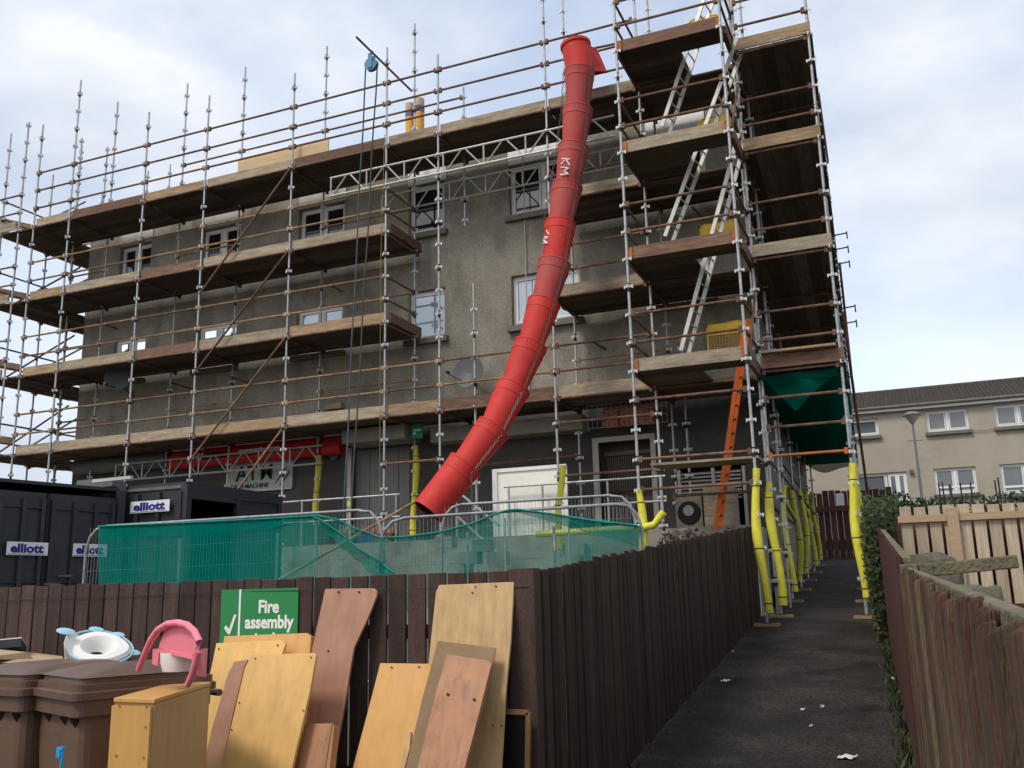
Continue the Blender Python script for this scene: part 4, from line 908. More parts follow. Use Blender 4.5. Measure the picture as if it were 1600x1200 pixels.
drape(pl1, [(160, 823), (300, 817), (420, 811), (500, 806)], [(160, 842), (330, 836), (420, 828), (500, 812)], 'green_netting', 'net_green', 'folded-over top edge of the green netting on the left fence panel', .004)
drape(pl1, [(500, 806), (530, 812), (560, 826), (590, 838), (606, 841)], [(500, 930), (606, 920)], 'green_netting', 'net_thin', 'thin green netting dipping between the two mesh fence panels', .03)
drape(pl2, [(600, 841), (640, 839), (690, 832), (740, 818), (780, 802), (806, 796), (860, 803), (920, 812), (1000, 822)], [(600, 960), (1000, 900)], 'green_netting', 'net_thin', 'sagging thin green netting peaked in the middle of the right fence panel', .03)
drape(pl2, [(806, 797), (860, 803), (920, 813), (1004, 824)], [(806, 800), (860, 815), (920, 832), (1004, 856)], 'green_netting', 'net_green', 'doubled triangle of green netting at the right fence panel end', .01)
drape(pl1, [(490, 806), (505, 812), (540, 838), (580, 868), (620, 895)], [(490, 809), (505, 826), (540, 858), (580, 893), (620, 930)], 'green_netting', 'net_green', 'bunched diagonal strip of green netting near the fence panel joint', .02)
t = thing('prop_tubes', at(560, 905, Y=12), 'slanting tan scaffold tube lying behind the green netting', 'tube')
MB().tube(at(430, 910, Y=12), at(650, 783, Y=13.5), .024).build('tube', 'rail_tan', t)

# ================================================================== timber fences
FY = 4.99; FZ = 1.72
ff = thing('garden_fence', (-4, FY, gz(FY)), 'dark brown upright-board fence behind the bins and leaning boards', 'fence')
xp = xl(FY)-.02; k = 0
mb = MB(); mb.box((xp-.16, FY-.05, gz(FY)-.1), (xp, FY+.05, FZ+.012)); mb.build('corner_post', 'fence_front', ff, bevel=.006)
x = xp-.175
while x > -9.2:
    wv = .1175+random.uniform(-.003, .003); zt = FZ+random.uniform(-.006, .008); mb = MB(); dy = random.uniform(-.004, .004)
    mb.box((x-wv, FY-.02+dy, gz(FY)+.03), (x, FY+.0+dy, zt)); mb.build('picket', 'fence_front', ff, bevel=.004); x -= .1305
for z in (.55, 1.35): mb = MB(); mb.box((-9.3, FY+.012, z), (xp-.17, FY+.06, z+.08)); mb.build('rail', 'fence_front', ff)
MB().path([(-9.2, FY-.032, 1.63), (-6, FY-.03, 1.625), (-4, FY-.032, 1.645), (-2, FY-.055, 1.63)], .0022, 4).build('top_wire', 'sleeve_dark', ff)
sf = thing('path_fence', (-2.2, 10, .6), 'long dark upright-board fence along the left of the rising footpath', 'fence')
def leanline(y): return 1.5 - .05*(1 if y > 13 else 0)
y = FY+.06; ii = 0
while y < 16.2:
    h = 1.505+random.uniform(-.012, .012); wv = .108; mb = MB(); x0 = xl(y); x1 = xl(y+wv); dx = random.uniform(-.01, .01)
    zt = gz(y)+h
    vs = [(x0+dx, y, gz(y)+.02), (x1+dx, y+wv, gz(y+wv)+.02), (x1+dx, y+wv, zt), (x0+dx, y, zt), (x0-.02+dx, y, gz(y)+.02), (x1-.02+dx, y+wv, gz(y+wv)+.02), (x1-.02+dx, y+wv, zt), (x0-.02+dx, y, zt)]
    mb.add(vs, [(0, 1, 2, 3), (7, 6, 5, 4), (0, 4, 5, 1), (1, 5, 6, 2), (2, 6, 7, 3), (3, 7, 4, 0)]); mb.build('picket', 'fence_brown', sf, bevel=.004); y += .1235
for h in (.35, 1.2): mb = MB(); mb.bar((xl(5.1)-.06, 5.1, gz(5.1)+h), (xl(16)-.06, 16, gz(16)+h), .05, ZV, .08); mb.build('rail', 'fence_brown', sf)
# right-hand fence: near mossy run, far darker run
nf = thing('mossy_fence', (.1, 3, 0), 'weathered mossy brown fence at the right edge close to the camera', 'fence')
def rf(y): return xr(y)-.0
y = .2
while y < 6.05:
    wv = .1; h = 1.53+(y-1.36)*.0319-gz(y)+random.uniform(-.02, .02); mb = MB(); dx = random.uniform(-.008, .008)-.0; ln = random.uniform(-.008, .008)
    zt = gz(y)+h; b0, b1 = rf(y)+dx, rf(y+wv)+dx
    vs = [(b0, y, gz(y)), (b1, y+wv, gz(y)), (b1+ln, y+wv, zt-.012), (b0+ln, y, zt), (b0+.024, y, gz(y)), (b1+.024, y+wv, gz(y)), (b1+.024+ln, y+wv, zt), (b0+.024+ln, y, zt+.006)]
    mb.add(vs, [(0, 1, 2, 3), (7, 6, 5, 4), (0, 4, 5, 1), (1, 5, 6, 2), (2, 6, 7, 3), (3, 7, 4, 0)]); mb.build('picket', 'fence_moss', nf, bevel=.006); y += .128
mb = MB(); mb.bar((rf(.2)+.05, .2, 1.47), (rf(6)+.05, 6.05, 1.655), .035, ZV, .07); mb.build('rail', 'moss_wood', nf, bevel=.006)
mb = MB(); mb.bar((rf(.2)+.055, .2, .5), (rf(6)+.055, 6.05, .85), .05, ZV, .075); mb.build('rail', 'moss_wood', nf)
mb = MB(); mb.box((rf(6)+.0, 6.06, gz(6)), (rf(6)+.1, 6.16, 1.71)); mb.build('end_post', 'moss_wood', nf, bevel=.008)
mb = MB(); mb.bar((rf(6)+.1, 6.11, 1.67), (rf(6)+.62, 6.2, 1.71), .11, ZV, .075); mb.build('return_rail', 'moss_wood', nf, bevel=.008)
fr_ = thing('upper_path_fence', (-.3, 10, .6), 'reddish brown board fence on the right of the footpath beyond the mossy one', 'fence')
y = 6.2
while y < 15.2:
    wv = .108; h = 1.44+random.uniform(-.008, .008); mb = MB(); zt = gz(y)+h; b0, b1 = rf(y), rf(y+wv)
    vs = [(b0, y, gz(y)), (b1, y+wv, gz(y+wv)), (b1, y+wv, zt), (b0, y, zt), (b0+.022, y, gz(y)), (b1+.022, y+wv, gz(y+wv)), (b1+.022, y+wv, zt), (b0+.022, y, zt)]
    mb.add(vs, [(0, 1, 2, 3), (7, 6, 5, 4), (0, 4, 5, 1), (1, 5, 6, 2), (2, 6, 7, 3), (3, 7, 4, 0)]); mb.build('picket', 'fence_red', fr_); y += .116
mb = MB(); mb.bar((rf(6.2)+.05, 6.25, gz(6.2)+1.4), (rf(15)+.05, 15.1, gz(15)+1.4), .05, ZV, .07); mb.build('rail', 'moss_wood', fr_)
# pale new fence across the garden
pf = thing('pale_fence', (1, 11.5, .8), 'new pale timber fence with gaps facing the camera at the right', 'fence')
PY = 11.5; x = at(1405, 795, Y=PY).x; z0 = gz(PY)
ptop = lambda x: 2.44-.02*x
while x < 4.2:
    mb = MB(); wv = .118; mb.box((x, PY, z0), (x+wv, PY+.02, ptop(x)+random.uniform(-.012, .012))); mb.build('picket', 'fence_pale', pf, bevel=.003); x += .1475
xq = at(1487, 800, Y=PY).x
mb = MB(); mb.box((xq-.055, PY-.085, z0), (xq+.06, PY-.004, ptop(0)-.04)); mb.build('post', 'fence_rail', pf, bevel=.004)
zr = at(1440, 811, Y=PY).z
for a, b in ((-.18, xq-.057), (xq+.062, 4.2)): mb = MB(); mb.box((a, PY-.045, zr-.035), (b, PY-.003, zr+.04)); mb.build('rail', 'fence_rail', pf)
rb = thing('dark_red_fence', (1.5, 11.75, .8), 'dark red board fence showing through the gaps of the pale fence', 'fence')
x = -.2
while x < 4.2: mb = MB(); mb.box((x, 11.72, z0), (x+.14, 11.74, 2.28)); mb.build('picket', 'fence_red', rb); x += .146
xs_ = [(1466, 757), (1472, 756), (1484, 760), (1500, 757), (1516, 757), (1537, 775, ), (1554, 753), (1559, 749), (1431, 768)]
for i, (px, py) in enumerate(xs_[:8]):
    q = at(px, py-3, Y=12.0); mb = MB(); ln = .05 if i == 5 else -.01
    mb.tube((q.x-ln, 12.0, 1.9), (q.x, 12.0, q.z), .018 if i == 2 else .009, n=6); 
    solo(mb, 'fence_rod', 'ink_black' if i != 2 else 'container', ['first thin dark rod from the left above the pale fence', 'second thin dark rod from the left above the pale fence', 'thick dark post above the pale fence', 'thin dark rod just right of the thick post', 'second thin rod right of the thick post', 'slanting short rod above the pale fence', 'left one of the two close rods at the right', 'right one of the two close rods at the right'][i], 'rod', 'rods above the pale fence')
mb = MB(); a = at(1552, 947, Y=7.5); b = at(1594, 985, Y=7.5); mb.box((a.x, 7.5, .4), (b.x+.05, 7.55, a.z)); mb.box((a.x-.01, 7.47, a.z-.02), (b.x+.06, 7.58, a.z+.015)); solo(mb, 'garden_gate', 'fence_red', 'short brown board behind the mossy fence at the right edge', 'gate')
def rock(c, s, label, seed):
    rd = random.Random(seed); bm = bmesh.new(); bmesh.ops.create_icosphere(bm, subdivisions=3, radius=1)
    sq = lambda a: math.copysign(abs(a)**.45, a)
    mb = MB(); mb.add([Vector((sq(v.co.x)*s[0]*.85, sq(v.co.y)*s[1]*.85, sq(v.co.z)*s[2]*.85))*(1+.07*math.sin(v.co.x*5+seed)*math.cos(v.co.y*4+seed*2)+rd.uniform(-.05, .05))+Vector(c) for v in bm.verts], [tuple(v.index for v in f.verts) for f in bm.faces]); bm.free()
    return solo(mb, 'garden_stone', 'stone', label, 'stone', 'stones behind the mossy fence')
rock(at(1512, 912, Y=6.9)-ZV*.25, (.24, .2, .28), 'large grey stone block behind the mossy fence', 2)
rock(at(1450, 878, Y=8.2)-ZV*.2, (.28, .25, .3), 'smaller mossy stone lump between the two right fences', 5)
# timber gate closing the end of the path
eg = thing('path_end_gate', (-2.3, 34, 2.5), 'dark red-brown timber gate closing the far end of the footpath', 'gate')
EY = 33.5; x = -3.6
while x < -.6: mb = MB(); mb.box((x, EY, gz(EY)), (x+.18, EY+.03, at(1300, 768, Y=EY).z+random.uniform(-.05, .05))); mb.build('board', 'fence_red', eg); x += .2
mb = MB(); mb.box((-3.6, EY-.08, 4.0), (-.6, EY-.005, 4.2)); mb.build('cross_rail', 'fence_red', eg)
mb = MB(); q = at(1313, 785, Y=EY); mb.box((q.x-.13, EY-.03, q.z-.25), (q.x+.13, EY-.005, q.z+.3)); solo(mb, 'gate_notice', 'sticker', 'small pale notice fixed to the gate at the path end', 'notice')

# ================================================================== terraced houses
HY = 40
hs = thing('terraced_house', (4, HY, 4.5), 'pale rendered terraced house with tiled roof and white windows at the right', 'house')
hw = [(-2.6, -.97, 7.41, 8.1), (.8, 2.3, 7.35, 8.2), (3.22, 4.8, 7.35, 8.2), (.84, 2.32, 4.92, 5.93), (3.15, 4.8, 4.8, 5.93), (-2.3, -.85, 4.9, 5.9), (6.5, 8.0, 7.35, 8.2), (6.5, 8, 4.9, 5.93)]
mb = wall_with_holes(-9, 14, 3.4, 8.45, HY, HY+.25, hw + [(-.84, -.12, 3.9, 5.9)])
mb.build('wall', 'house_render', hs)
mb = MB(); mb.box((-9, HY+.5, 3.3), (14, 47.5, 8.3)); mb.build('shell', 'house_render', hs)
rmb = MB(); rmb.add([(-9.2, HY-.25, 8.5), (14, HY-.25, 8.5), (14, HY+4, 9.86), (-9.2, HY+4, 9.86), (-9.2, HY+8, 8.5), (14, HY+8, 8.5)], [(0, 1, 2, 3), (3, 2, 5, 4)])
rf_o = rmb.build('roof', 'tile', hs)
ny = 17; tlen = math.hypot(4.25, 1.7)
tiles = MB()
for j in range(ny):
    for i in range(24*3):
        x = -3.4+.16*i
        if x > 8.2: break
        y0 = HY-.27+4.25*j/ny; y1 = HY-.27+4.25*(j+1.08)/ny; zz = lambda y: 8.5+(y-HY+.25)*.32
        tiles.add([(x, y0, zz(y0)+.03), (x+.05, y0, zz(y0)+.075), (x+.1, y0, zz(y0)+.075), (x+.155, y0, zz(y0)+.03), (x, y1, zz(y1)+.012), (x+.05, y1, zz(y1)+.05), (x+.1, y1, zz(y1)+.05), (x+.155, y1, zz(y1)+.012), (x, y0, zz(y0)-.01), (x+.155, y0, zz(y0)-.01)],
                  [(0, 1, 5, 4), (1, 2, 6, 5), (2, 3, 7, 6), (8, 9, 3, 2, 1, 0)])
to = sub(tiles, 'roof_tiles', 'tile', rf_o); to['kind'] = 'stuff'
mb = MB(); mb.path([(-9.2, HY+3.98, 9.88), (14, HY+3.98, 9.88)], .09, 8); sub(mb, 'ridge', 'tile', rf_o)
mb = MB(); mb.box((-9.1, HY-.2, 8.3), (14, HY-.05, 8.49)); mb.build('fascia', 'upvc', hs)
mb = MB(); mb.path([(-9.1, HY-.27, 8.46), (14, HY-.27, 8.46)], .06, 8); mb.build('gutter', 'sill', hs)
for i, (a, b, c, d) in enumerate(hw):
    window(a+.004, b-.004, c+.004, d-.004, 'glass_curtain', y=HY+.1, cols=1 if i in (0, 5) else 2, parent=hs, header=.2 if c > 6 and i != 0 else 0, transom=c+.28 if i in (3, 4) else None)
    p = MB()
    if i in (1, 3, 4, 2):
        for k in range(int((b-a)/.09)): p.box((a+.08+.09*k, HY+.135, c+.1), (a+.135+.09*k, HY+.14, d-.1))
        p.build('blind_slats', 'blind', hs)
dr = MB(); dr.box((-.83, HY+.08, 3.9), (-.13, HY+.14, 5.88)); d_ = dr.build('front_door', 'upvc', hs)
for a, b in ((-.72, -.56), (-.4, -.26)): mb = MB(); mb.box((a, HY+.07, 4.9), (b, HY+.079, 5.75)); sub(mb, 'door_light', 'glass_curtain', d_)
q = at(1425, 736, Y=HY); mb = MB(); mb.box((q.x-.1, HY-.12, q.z-.1), (q.x+.05, HY-.002, q.z+.05)); mb.build('meter_box', 'sill', hs)
mb = MB(); mb.box((-3.4, 38.6, 3.3), (-.95, 38.8, at(1370, 768, Y=38.7).z)); solo(mb, 'garden_wall', 'shutter_grey', 'low grey panelled garden wall in front of the terraced house', 'wall')
t = thing('street_lamp', (.3, 36, 3), 'slim grey street lamp with cone lantern in front of the houses', 'street lamp')
lb = at(1441, 782, Y=36); lt = at(1426, 662, Y=36)
MB().path([(lb.x, 36, 2.9), (lb.x, 36, 4.6), (lt.x, 36, lt.z)], [.06, .05, .036], 10).build('post', 'lamp_grey', t)
mb = MB(); mb.tube((lt.x-.25, 36, lt.z-.6), (lt.x+.28, 36, lt.z-.6), .02); mb.build('bracket', 'lamp_grey', t)
mb = MB(); mb.lathe([(.04, lt.z-.03), (.27, lt.z+.3)], 16, (lt.x, 36, 0)); mb.build('lantern', 'lamp_glass', t)
mb = MB(); mb.lathe([(.31, lt.z+.29), (.31, lt.z+.33), (.15, lt.z+.42), (.0, lt.z+.44)], 16, (lt.x, 36, 0)); mb.build('cap', 'lamp_grey', t)
solo(MB().path([(2.3, 39.95, 7.3), (2.8, 39.93, 7.26), (3.2, 39.95, 7.3)], .012, 5), 'wall_cable', 'sill', 'thin cable across the terraced house wall', 'cable')

# ================================================================== vegetation
def leaves(mb, c, s, n, size, seed, zmin=None):
    rd = random.Random(seed)
    for _ in range(n):
        while True:
            p = Vector((rd.uniform(-1, 1), rd.uniform(-1, 1), rd.uniform(-1, 1)))
            if .35 < p.length < 1: break
        p = Vector((p.x*s[0], p.y*s[1], p.z*s[2]))+Vector(c)
        if zmin is not None and p.z < zmin: continue
        n_ = Vector((rd.uniform(-1, 1), rd.uniform(-1, .3), rd.uniform(-.2, 1))).normalized(); a = n_.orthogonal().normalized(); a.rotate(Matrix.Rotation(rd.uniform(0, 6), 3, n_)); b = n_.cross(a); k = size*rd.uniform(.6, 1.4)
        mb.add([p-a*k, p-a*k*.1+b*k*.55, p+a*k, p-a*k*.1-b*k*.55], [(0, 1, 2, 3)])
def bush(name, blobs, n, size, mat, label, seed, stems):
    t = thing(name, (blobs[0][0][0], blobs[0][0][1], gz(blobs[0][0][1])), label, 'bush'); mb = MB()
    for i, (c, s) in enumerate(blobs): leaves(mb, c, s, n, size, seed+i)
    mb.build('foliage', mat, t, kind='stuff')
    mb = MB(); rd = random.Random(seed)
    for i in range(stems):
        c, s = blobs[i % len(blobs)]; b = Vector((c[0]+rd.uniform(-.1, .1), c[1]+rd.uniform(-.2, .2), gz(c[1]))); e = Vector(c)+Vector((rd.uniform(-.5, .5)*s[0], rd.uniform(-.5, .5)*s[1], .6*s[2])); mb.path([b, b.lerp(e, .5)+XV*rd.uniform(-.08, .08), e], [.018, .012, .005], 5)
    mb.build('stems', 'stem', t)
iv = []
for i in range(8):
    y = 13.4+.5*i; iv.append(((rf(y)-.05+random.uniform(-.04, .04), y, gz(y)+.6+.25*(i % 3)), (.15, .4, .8)))
bush('ivy_hedge', iv+[((rf(14)+.12, 13.6, gz(13.6)+1.55), (.28, .6, .3)), ((rf(16)+.3, 16, gz(16)+1.4), (.28, .7, .5))], 900, .034, 'leaf', 'dark ivy growing over the right fence beside the gable scaffold', 11, 16)
bush('garden_hedge', [((.35+.55*i, 17+.15*(i % 2), 2.62), (.5, .45, .4)) for i in range(9)], 700, .04, 'leaf_dark', 'clipped dark hedge showing above the pale fence', 40, 9)
bush('corner_shrub', [((-.35, 20.5, 2.85), (.5, .8, .6)), ((.1, 21, 2.8), (.5, .8, .5))], 1200, .045, 'leaf_dark', 'dark shrub behind the ivy in front of the houses', 60, 6)
mb = MB(); rd = random.Random(4)
for _ in range(1500):
    y = rd.uniform(2.6, 15) if rd.random() < .75 else rd.uniform(5, 8); side = rd.random() < .72
    x = rf(y)-abs(rd.gauss(0, .055)) if side else xl(y)+abs(rd.gauss(0, .03))
    if not side and rd.random() < .85: continue
    z = gz(y); h = rd.uniform(.02, .09) if rd.random() < .9 else rd.uniform(.08, .16); an = rd.uniform(0, 6); w_ = rd.uniform(.006, .02); tl = Vector((rd.uniform(-.6, .6), rd.uniform(-.6, .6), 1))*h; s_ = Vector((math.cos(an), math.sin(an), 0))*w_; p = Vector((x, y, z))
    mb.add([p-s_*.5, p+s_*.5, p+tl*.6+s_*.8, p+tl, p+tl*.6-s_*.8], [(0, 1, 2, 3, 4)])
tag(mb.build('path_weeds', 'leaf'), 'small green weeds along the foot of the path fences', 'weeds', kind='stuff')
# litter on the path
def scrap(px, py, s, seed, label, mat='paper'):
    p = atg(px, py); rd = random.Random(seed); mb = MB(); n = 5; vs = []
    for j in range(n+1):
        for i in range(n+1): vs.append(p+Vector(((i/n-.5)*s*(1+rd.uniform(-.2, .2)), (j/n-.5)*s*.7*(1+rd.uniform(-.25, .25)), .012+abs(rd.gauss(0, .012))+GB*(j/n-.5)*s*.7)))
    mb.add(vs, [(j*(n+1)+i, j*(n+1)+i+1, (j+1)*(n+1)+i+1, (j+1)*(n+1)+i) for j in range(n) for i in range(n) if not (rd.random() < .15 and i in (0, n-1))]); solo(mb, 'litter_scrap', mat, label, 'litter', 'litter on the footpath')
for i, a in enumerate(((1325, 1187, .12, 'large torn white paper scrap at the bottom of the path'), (1135, 1066, .1, 'flat white scrap by the left path fence'), (1172, 979, .13, 'crumpled white scrap near the first yellow-wrapped pole'), (1397, 1063, .05, 'small pale scrap at the foot of the right fence'), (1255, 1112, .035, 'left of two tiny white scraps in the middle of the path'), (1285, 1108, .035, 'right of two tiny white scraps in the middle of the path'), (1268, 1138, .03, 'tiny white scrap below the pair in the middle of the path'), (1145, 1020, .04, 'tiny white scrap along the left path fence'))): scrap(*a[:3], i, a[3])
# loose earth and plastic spoil visible over the path fence
rd = random.Random(9)
bush('dead_brush', [((xl(13)-.5, 13.2, gz(13)+1.32), (.35, 1.6, .22)), ((xl(15)-.3, 15.2, gz(15)+1.3), (.28, .6, .22))], 500, .05, 'stem', 'brown dead brushwood heaped behind the path fence', 80, 10)

# ================================================================== foreground clutter
def wheelie(origin, ang, label, Hh=.98):
    """bin with its front along +x local, depth along +y; origin = front-left ground corner"""
    z0 = origin[2]; t = thing('wheeled_bin', origin, label, 'bin', 'brown wheeled bins')
    T = Matrix.Translation(origin) @ Matrix.Rotation(ang, 4, 'Z'); W, D = .58, .66
    def ringed(rings, name, mat, par=None, bev=0, fr=.05):
        mb = MB(); mb.M = T; vs = []; fs = []; n = 0
        for (x0, x1, y0, y1, z) in rings:
            c = []; r = fr
            for (cx, cy, a0) in ((x1-r, y0+r, -90), (x1-r, y1-r, 0), (x0+r, y1-r, 90), (x0+r, y0+r, 180)):
                for k in range(4): a = R(a0+30*k); c.append((cx+r*math.cos(a), cy+r*math.sin(a), z))
            n = len(c); vs += c
        for i in range(len(rings)-1):
            for k in range(n): fs.append((i*n+k, i*n+(k+1) % n, (i+1)*n+(k+1) % n, (i+1)*n+k))
        fs.append(tuple(range(n-1, -1, -1))); fs.append(tuple(range((len(rings)-1)*n, len(rings)*n))); mb.add(vs, fs)
        return mb.build(name, mat, t) if par is None else sub(mb, name, mat, par)
    b = ringed([(.07, W-.07, .09, D-.12, .06), (.03, W-.03, .04, D-.05, .7), (.02, W-.02, .03, D-.03, .9), (.02, W-.02, .03, D-.03, Hh)], 'body', 'bin_brown', fr=.055)
    ringed([(-.005, W+.005, -.005, D+.01, Hh-.07), (-.005, W+.005, -.005, D+.01, Hh)], 'rim', 'bin_brown', b, fr=.04)
    ld = ringed([(-.02, W+.02, -.025, D+.03, Hh+.003), (-.02, W+.02, -.025, D+.03, Hh+.035), (-.0, W+.0, .0, D+.02, Hh+.04), (.0, W-.0, .0, D+.02, Hh+.07), (.03, W-.03, .03, D, Hh+.072), (.033, W-.033, .035, D, Hh+.095), (.02, W-.02, .02, D, Hh+.097), (.06, W-.06, .1, D-.02, Hh+.118), (.1, W-.1, .22, D-.08, Hh+.135)], 'lid', 'bin_brown', fr=.04)
    for x in (.07, .19, .39, .51):
        mb = MB(); mb.M = T; mb.add([(x-.03, .028, Hh-.08), (x+.03, .028, Hh-.08), (x, .032, Hh-.125), (x, .0, Hh-.08)], [(0, 3, 2), (3, 1, 2), (0, 1, 3)])
        sub(mb, 'rim_gusset', 'bin_dark', b)
    mb = MB(); mb.M = T; mb.tube((.1, D+.1, Hh-.03), (W-.1, D+.1, Hh-.03), .018); sub(mb, 'handle', 'bin_brown', b)
    for x in (.02, W-.02-.05): mb = MB(); mb.M = T @ Matrix.Translation((x, D-.06, .1)) @ Matrix.Rotation(R(90), 4, 'Y'); mb.lathe([(0, 0), (.1, 0), (.1, .05), (0, .05)], 18); mb.build('wheel', 'ink_black', t)
    return T
ZB = .16
def put_bin(px, py, hd, label):                     # front-right lid corner seen at (px, py); hd = heading of the front edge from it
    c = at(px, py, Z=ZB+1.0); ang = R(-90-hd)+R(90)   # local +x runs back along the front edge
    fx = -Vector((math.sin(R(hd)), math.cos(R(hd)), 0)); o_ = c-fx*.6; o_.z = gz(c.y)-.0
    return wheelie(o_, math.atan2(fx.y, fx.x), label, ZB+1.0-o_.z)
T1 = put_bin(122, 1097, -68, 'brown wheeled bin with a white toddler toilet seat on its lid')
T2 = put_bin(38, 1089, -84, 'brown wheeled bin at the left edge heaped with cardboard')
c0 = at(90, 1090, Z=ZB+1.0); angB = R(22)
LIDZ = ZB+.98+.16
# cupboard carcass standing beside the bin
Zc = 1.2
k0 = at(180, 1090, Z=Zc); k1 = at(242, 1092, Z=Zc); k2 = at(328, 1066, Z=Zc); k3 = k0+(k2-k1); gzc = gz(k1.y)
t = thing('cupboard', (k1.x, k1.y, gzc), 'narrow orange-brown wooden cupboard standing on end beside the bin', 'cupboard')
def prism(ps, z0, z1): 
    mb = MB(); mb.add([(p.x, p.y, z0) for p in ps]+[(p.x, p.y, z1) for p in ps], [(3, 2, 1, 0), (4, 5, 6, 7), (0, 1, 5, 4), (1, 2, 6, 5), (2, 3, 7, 6), (3, 0, 4, 7)]); return mb
prism([k0, k1, k2, k3], gzc+.01, Zc-.02).build('carcass', 'cupboard_side', t)
cx_ = (k0+k1+k2+k3)/4; gr = lambda p, s: cx_+(p-cx_)*s
prism([gr(p, 1.03) for p in (k0, k1, k2, k3)], Zc-.018, Zc).build('top_panel', 'cupboard', t, bevel=.003)
nf_ = Vector(((k1-k0).y, -(k1-k0).x, 0)).normalized(); uf = (k1-k0).normalized()
mb = MB(); mb.slab([k0+nf_*.002-ZV*.03, k1-uf*.006+nf_*.002-ZV*.03, k1-uf*.006+nf_*.002-ZV*(Zc-gzc-.02), k0+nf_*.002-ZV*(Zc-gzc-.02)], nf_, .014); mb.build('front_panel', 'cupboard', t)
for s in (.2, .88):
    for z in (.02, .1, .22, .34):
        if z == .1 and s < .5: continue
        q = k0.lerp(k1, s)+nf_*.018-ZV*(z+.008); mb = MB(); mb.tube(q, q+nf_*.004, .005, n=8); mb.build('screw_head', 'brass', t)
# pink potty chair on top
pc = at(255, 1040, Y=4.3); 
t = thing('potty_chair', (pc.x, pc.y, LIDZ-.06), 'pink plastic potty chair with white bowl on the bin and cupboard', 'potty chair')
def fp(px, py, dy=0): return at(px, py, Y=3.62-.003*(px-216)+dy*1.1)
arc = [(216, 1047), (226, 1022), (236, 1000), (247, 984), (262, 975), (278, 973), (293, 977), (304, 987), (311, 1002), (310, 1018), (306, 1036), (300, 1056), (293, 1070)]
P3 = [fp(*a) for a in arc]
mb = MB(); mb.path(P3, [.013, .015, .016, .016, .016, .016, .016, .016, .016, .017, .017, .016, .014], 10); mb.build('rim', 'pink', t)
bk = [fp(248, 1012, .03), fp(252, 996, .03), fp(262, 982, .03), fp(278, 977, .03), fp(294, 982, .03), fp(305, 995, .03), fp(307, 1010, .03), fp(301, 1024, .03), fp(280, 1020, .03), fp(262, 1016, .03)]
mb = MB(); mb.slab(bk, YV, .012); mb.build('backrest', 'pink', t)
st_ = [fp(244, 1014, .02), fp(262, 1016, .02), fp(301, 1025, .02), fp(322, 1018, .2), fp(300, 1012, .28), fp(262, 1008, .22)]
mb = MB(); mb.slab(st_, -ZV, .015); mb.build('seat', 'pink', t)
for ps in ([(238, 1014, .02), (249, 1014, .02), (246, 1040, .02), (238, 1038, .02)], [(312, 1014, .03), (322, 1013, .16), (319, 1058, .16), (304, 1056, .03)], [(247, 1013, .2), (262, 1013, .2), (258, 1038, .2), (247, 1038, .2)]):
    mb = MB(); mb.slab([fp(*p) for p in ps], YV, .012); mb.build('leg', 'pink', t)
bc = fp(280, 1022, .13); mb = MB(); mb.lathe([(.085, .01), (.08, -.04), (.07, -.075), (0, -.08)], 20, (bc.x, bc.y, bc.z+.0)); mb.build('bowl', 'potty_white', t)
# toddler toilet seat on the bin lid
sc_ = at(153, 1012, Y=4.15); t = thing('toddler_toilet_seat', sc_, 'white and pale blue plastic toddler toilet seat lying on the bin lid', 'toilet seat')
Ts = Matrix.Translation(sc_) @ Matrix.Rotation(R(38), 4, 'Z') @ Matrix.Rotation(R(34), 4, 'X') @ Matrix.Rotation(R(12), 4, 'Y') @ Matrix.Scale(1.12, 4)
def oval(a, b, n=30, k=.0): return [(a*math.cos(2*math.pi*i/n)*(1+k*math.cos(2*math.pi*i/n)), b*math.sin(2*math.pi*i/n)) for i in range(n)]
mb = MB(); mb.M = Ts; n = 30
rings = [(.04, .03, -.05), (.055, .042, -.03), (.068, .052, 0), (.09, .075, .016), (.135, .11, .012), (.15, .125, -.004), (.14, .115, -.05)]
vs = []
for a, b, z in rings: vs += [(x, y*(1-.18*max(0, x)/.15), z+.012*math.sin(9*x+4*y)) for x, y in oval(a, b, n, .06)]
mb.add(vs, [(i*n+k, i*n+(k+1) % n, (i+1)*n+(k+1) % n, (i+1)*n+k) for i in range(len(rings)-1) for k in range(n)], True); mb.build('seat_ring', 'seat_white', t)
mb = MB(); mb.M = Ts; mb.path([(x, y, .004) for x, y in oval(.158, .132, n, .06)]+[(.1675, 0, .004)], .0055, 8); mb.build('soft_rim', 'seat_blue', t)
for (x, y, z, s) in ((-.165, .03, .05, .036), (.168, .0, .0, .03), (-.03, .132, .01, .03), (.08, .115, .01, .026)): mb = MB(); mb.M = Ts @ Matrix.Translation((x, y, z)) @ Matrix.Diagonal((1.25, .75, .3, 1)); mb.lathe([(0, -s*.5), (s*.8, -s*.35), (s, 0), (s*.8, s*.35), (0, s*.5)], 14); mb.build('handle_tab', 'seat_blue', t)
mb = MB(); mb.M = Ts; mb.add([(-.16, -.06, .05), (-.16, .07, .05), (-.1, .1, -.01), (-.1, -.1, -.01), (-.12, -.07, -.12), (-.12, .07, -.12), (-.05, .08, -.1), (-.05, -.08, -.1)], [(0, 1, 2, 3), (0, 4, 5, 1), (4, 7, 6, 5), (3, 2, 6, 7), (0, 3, 7, 4), (1, 5, 6, 2)]); mb.build('splash_guard', 'seat_white', t, bevel=.01)
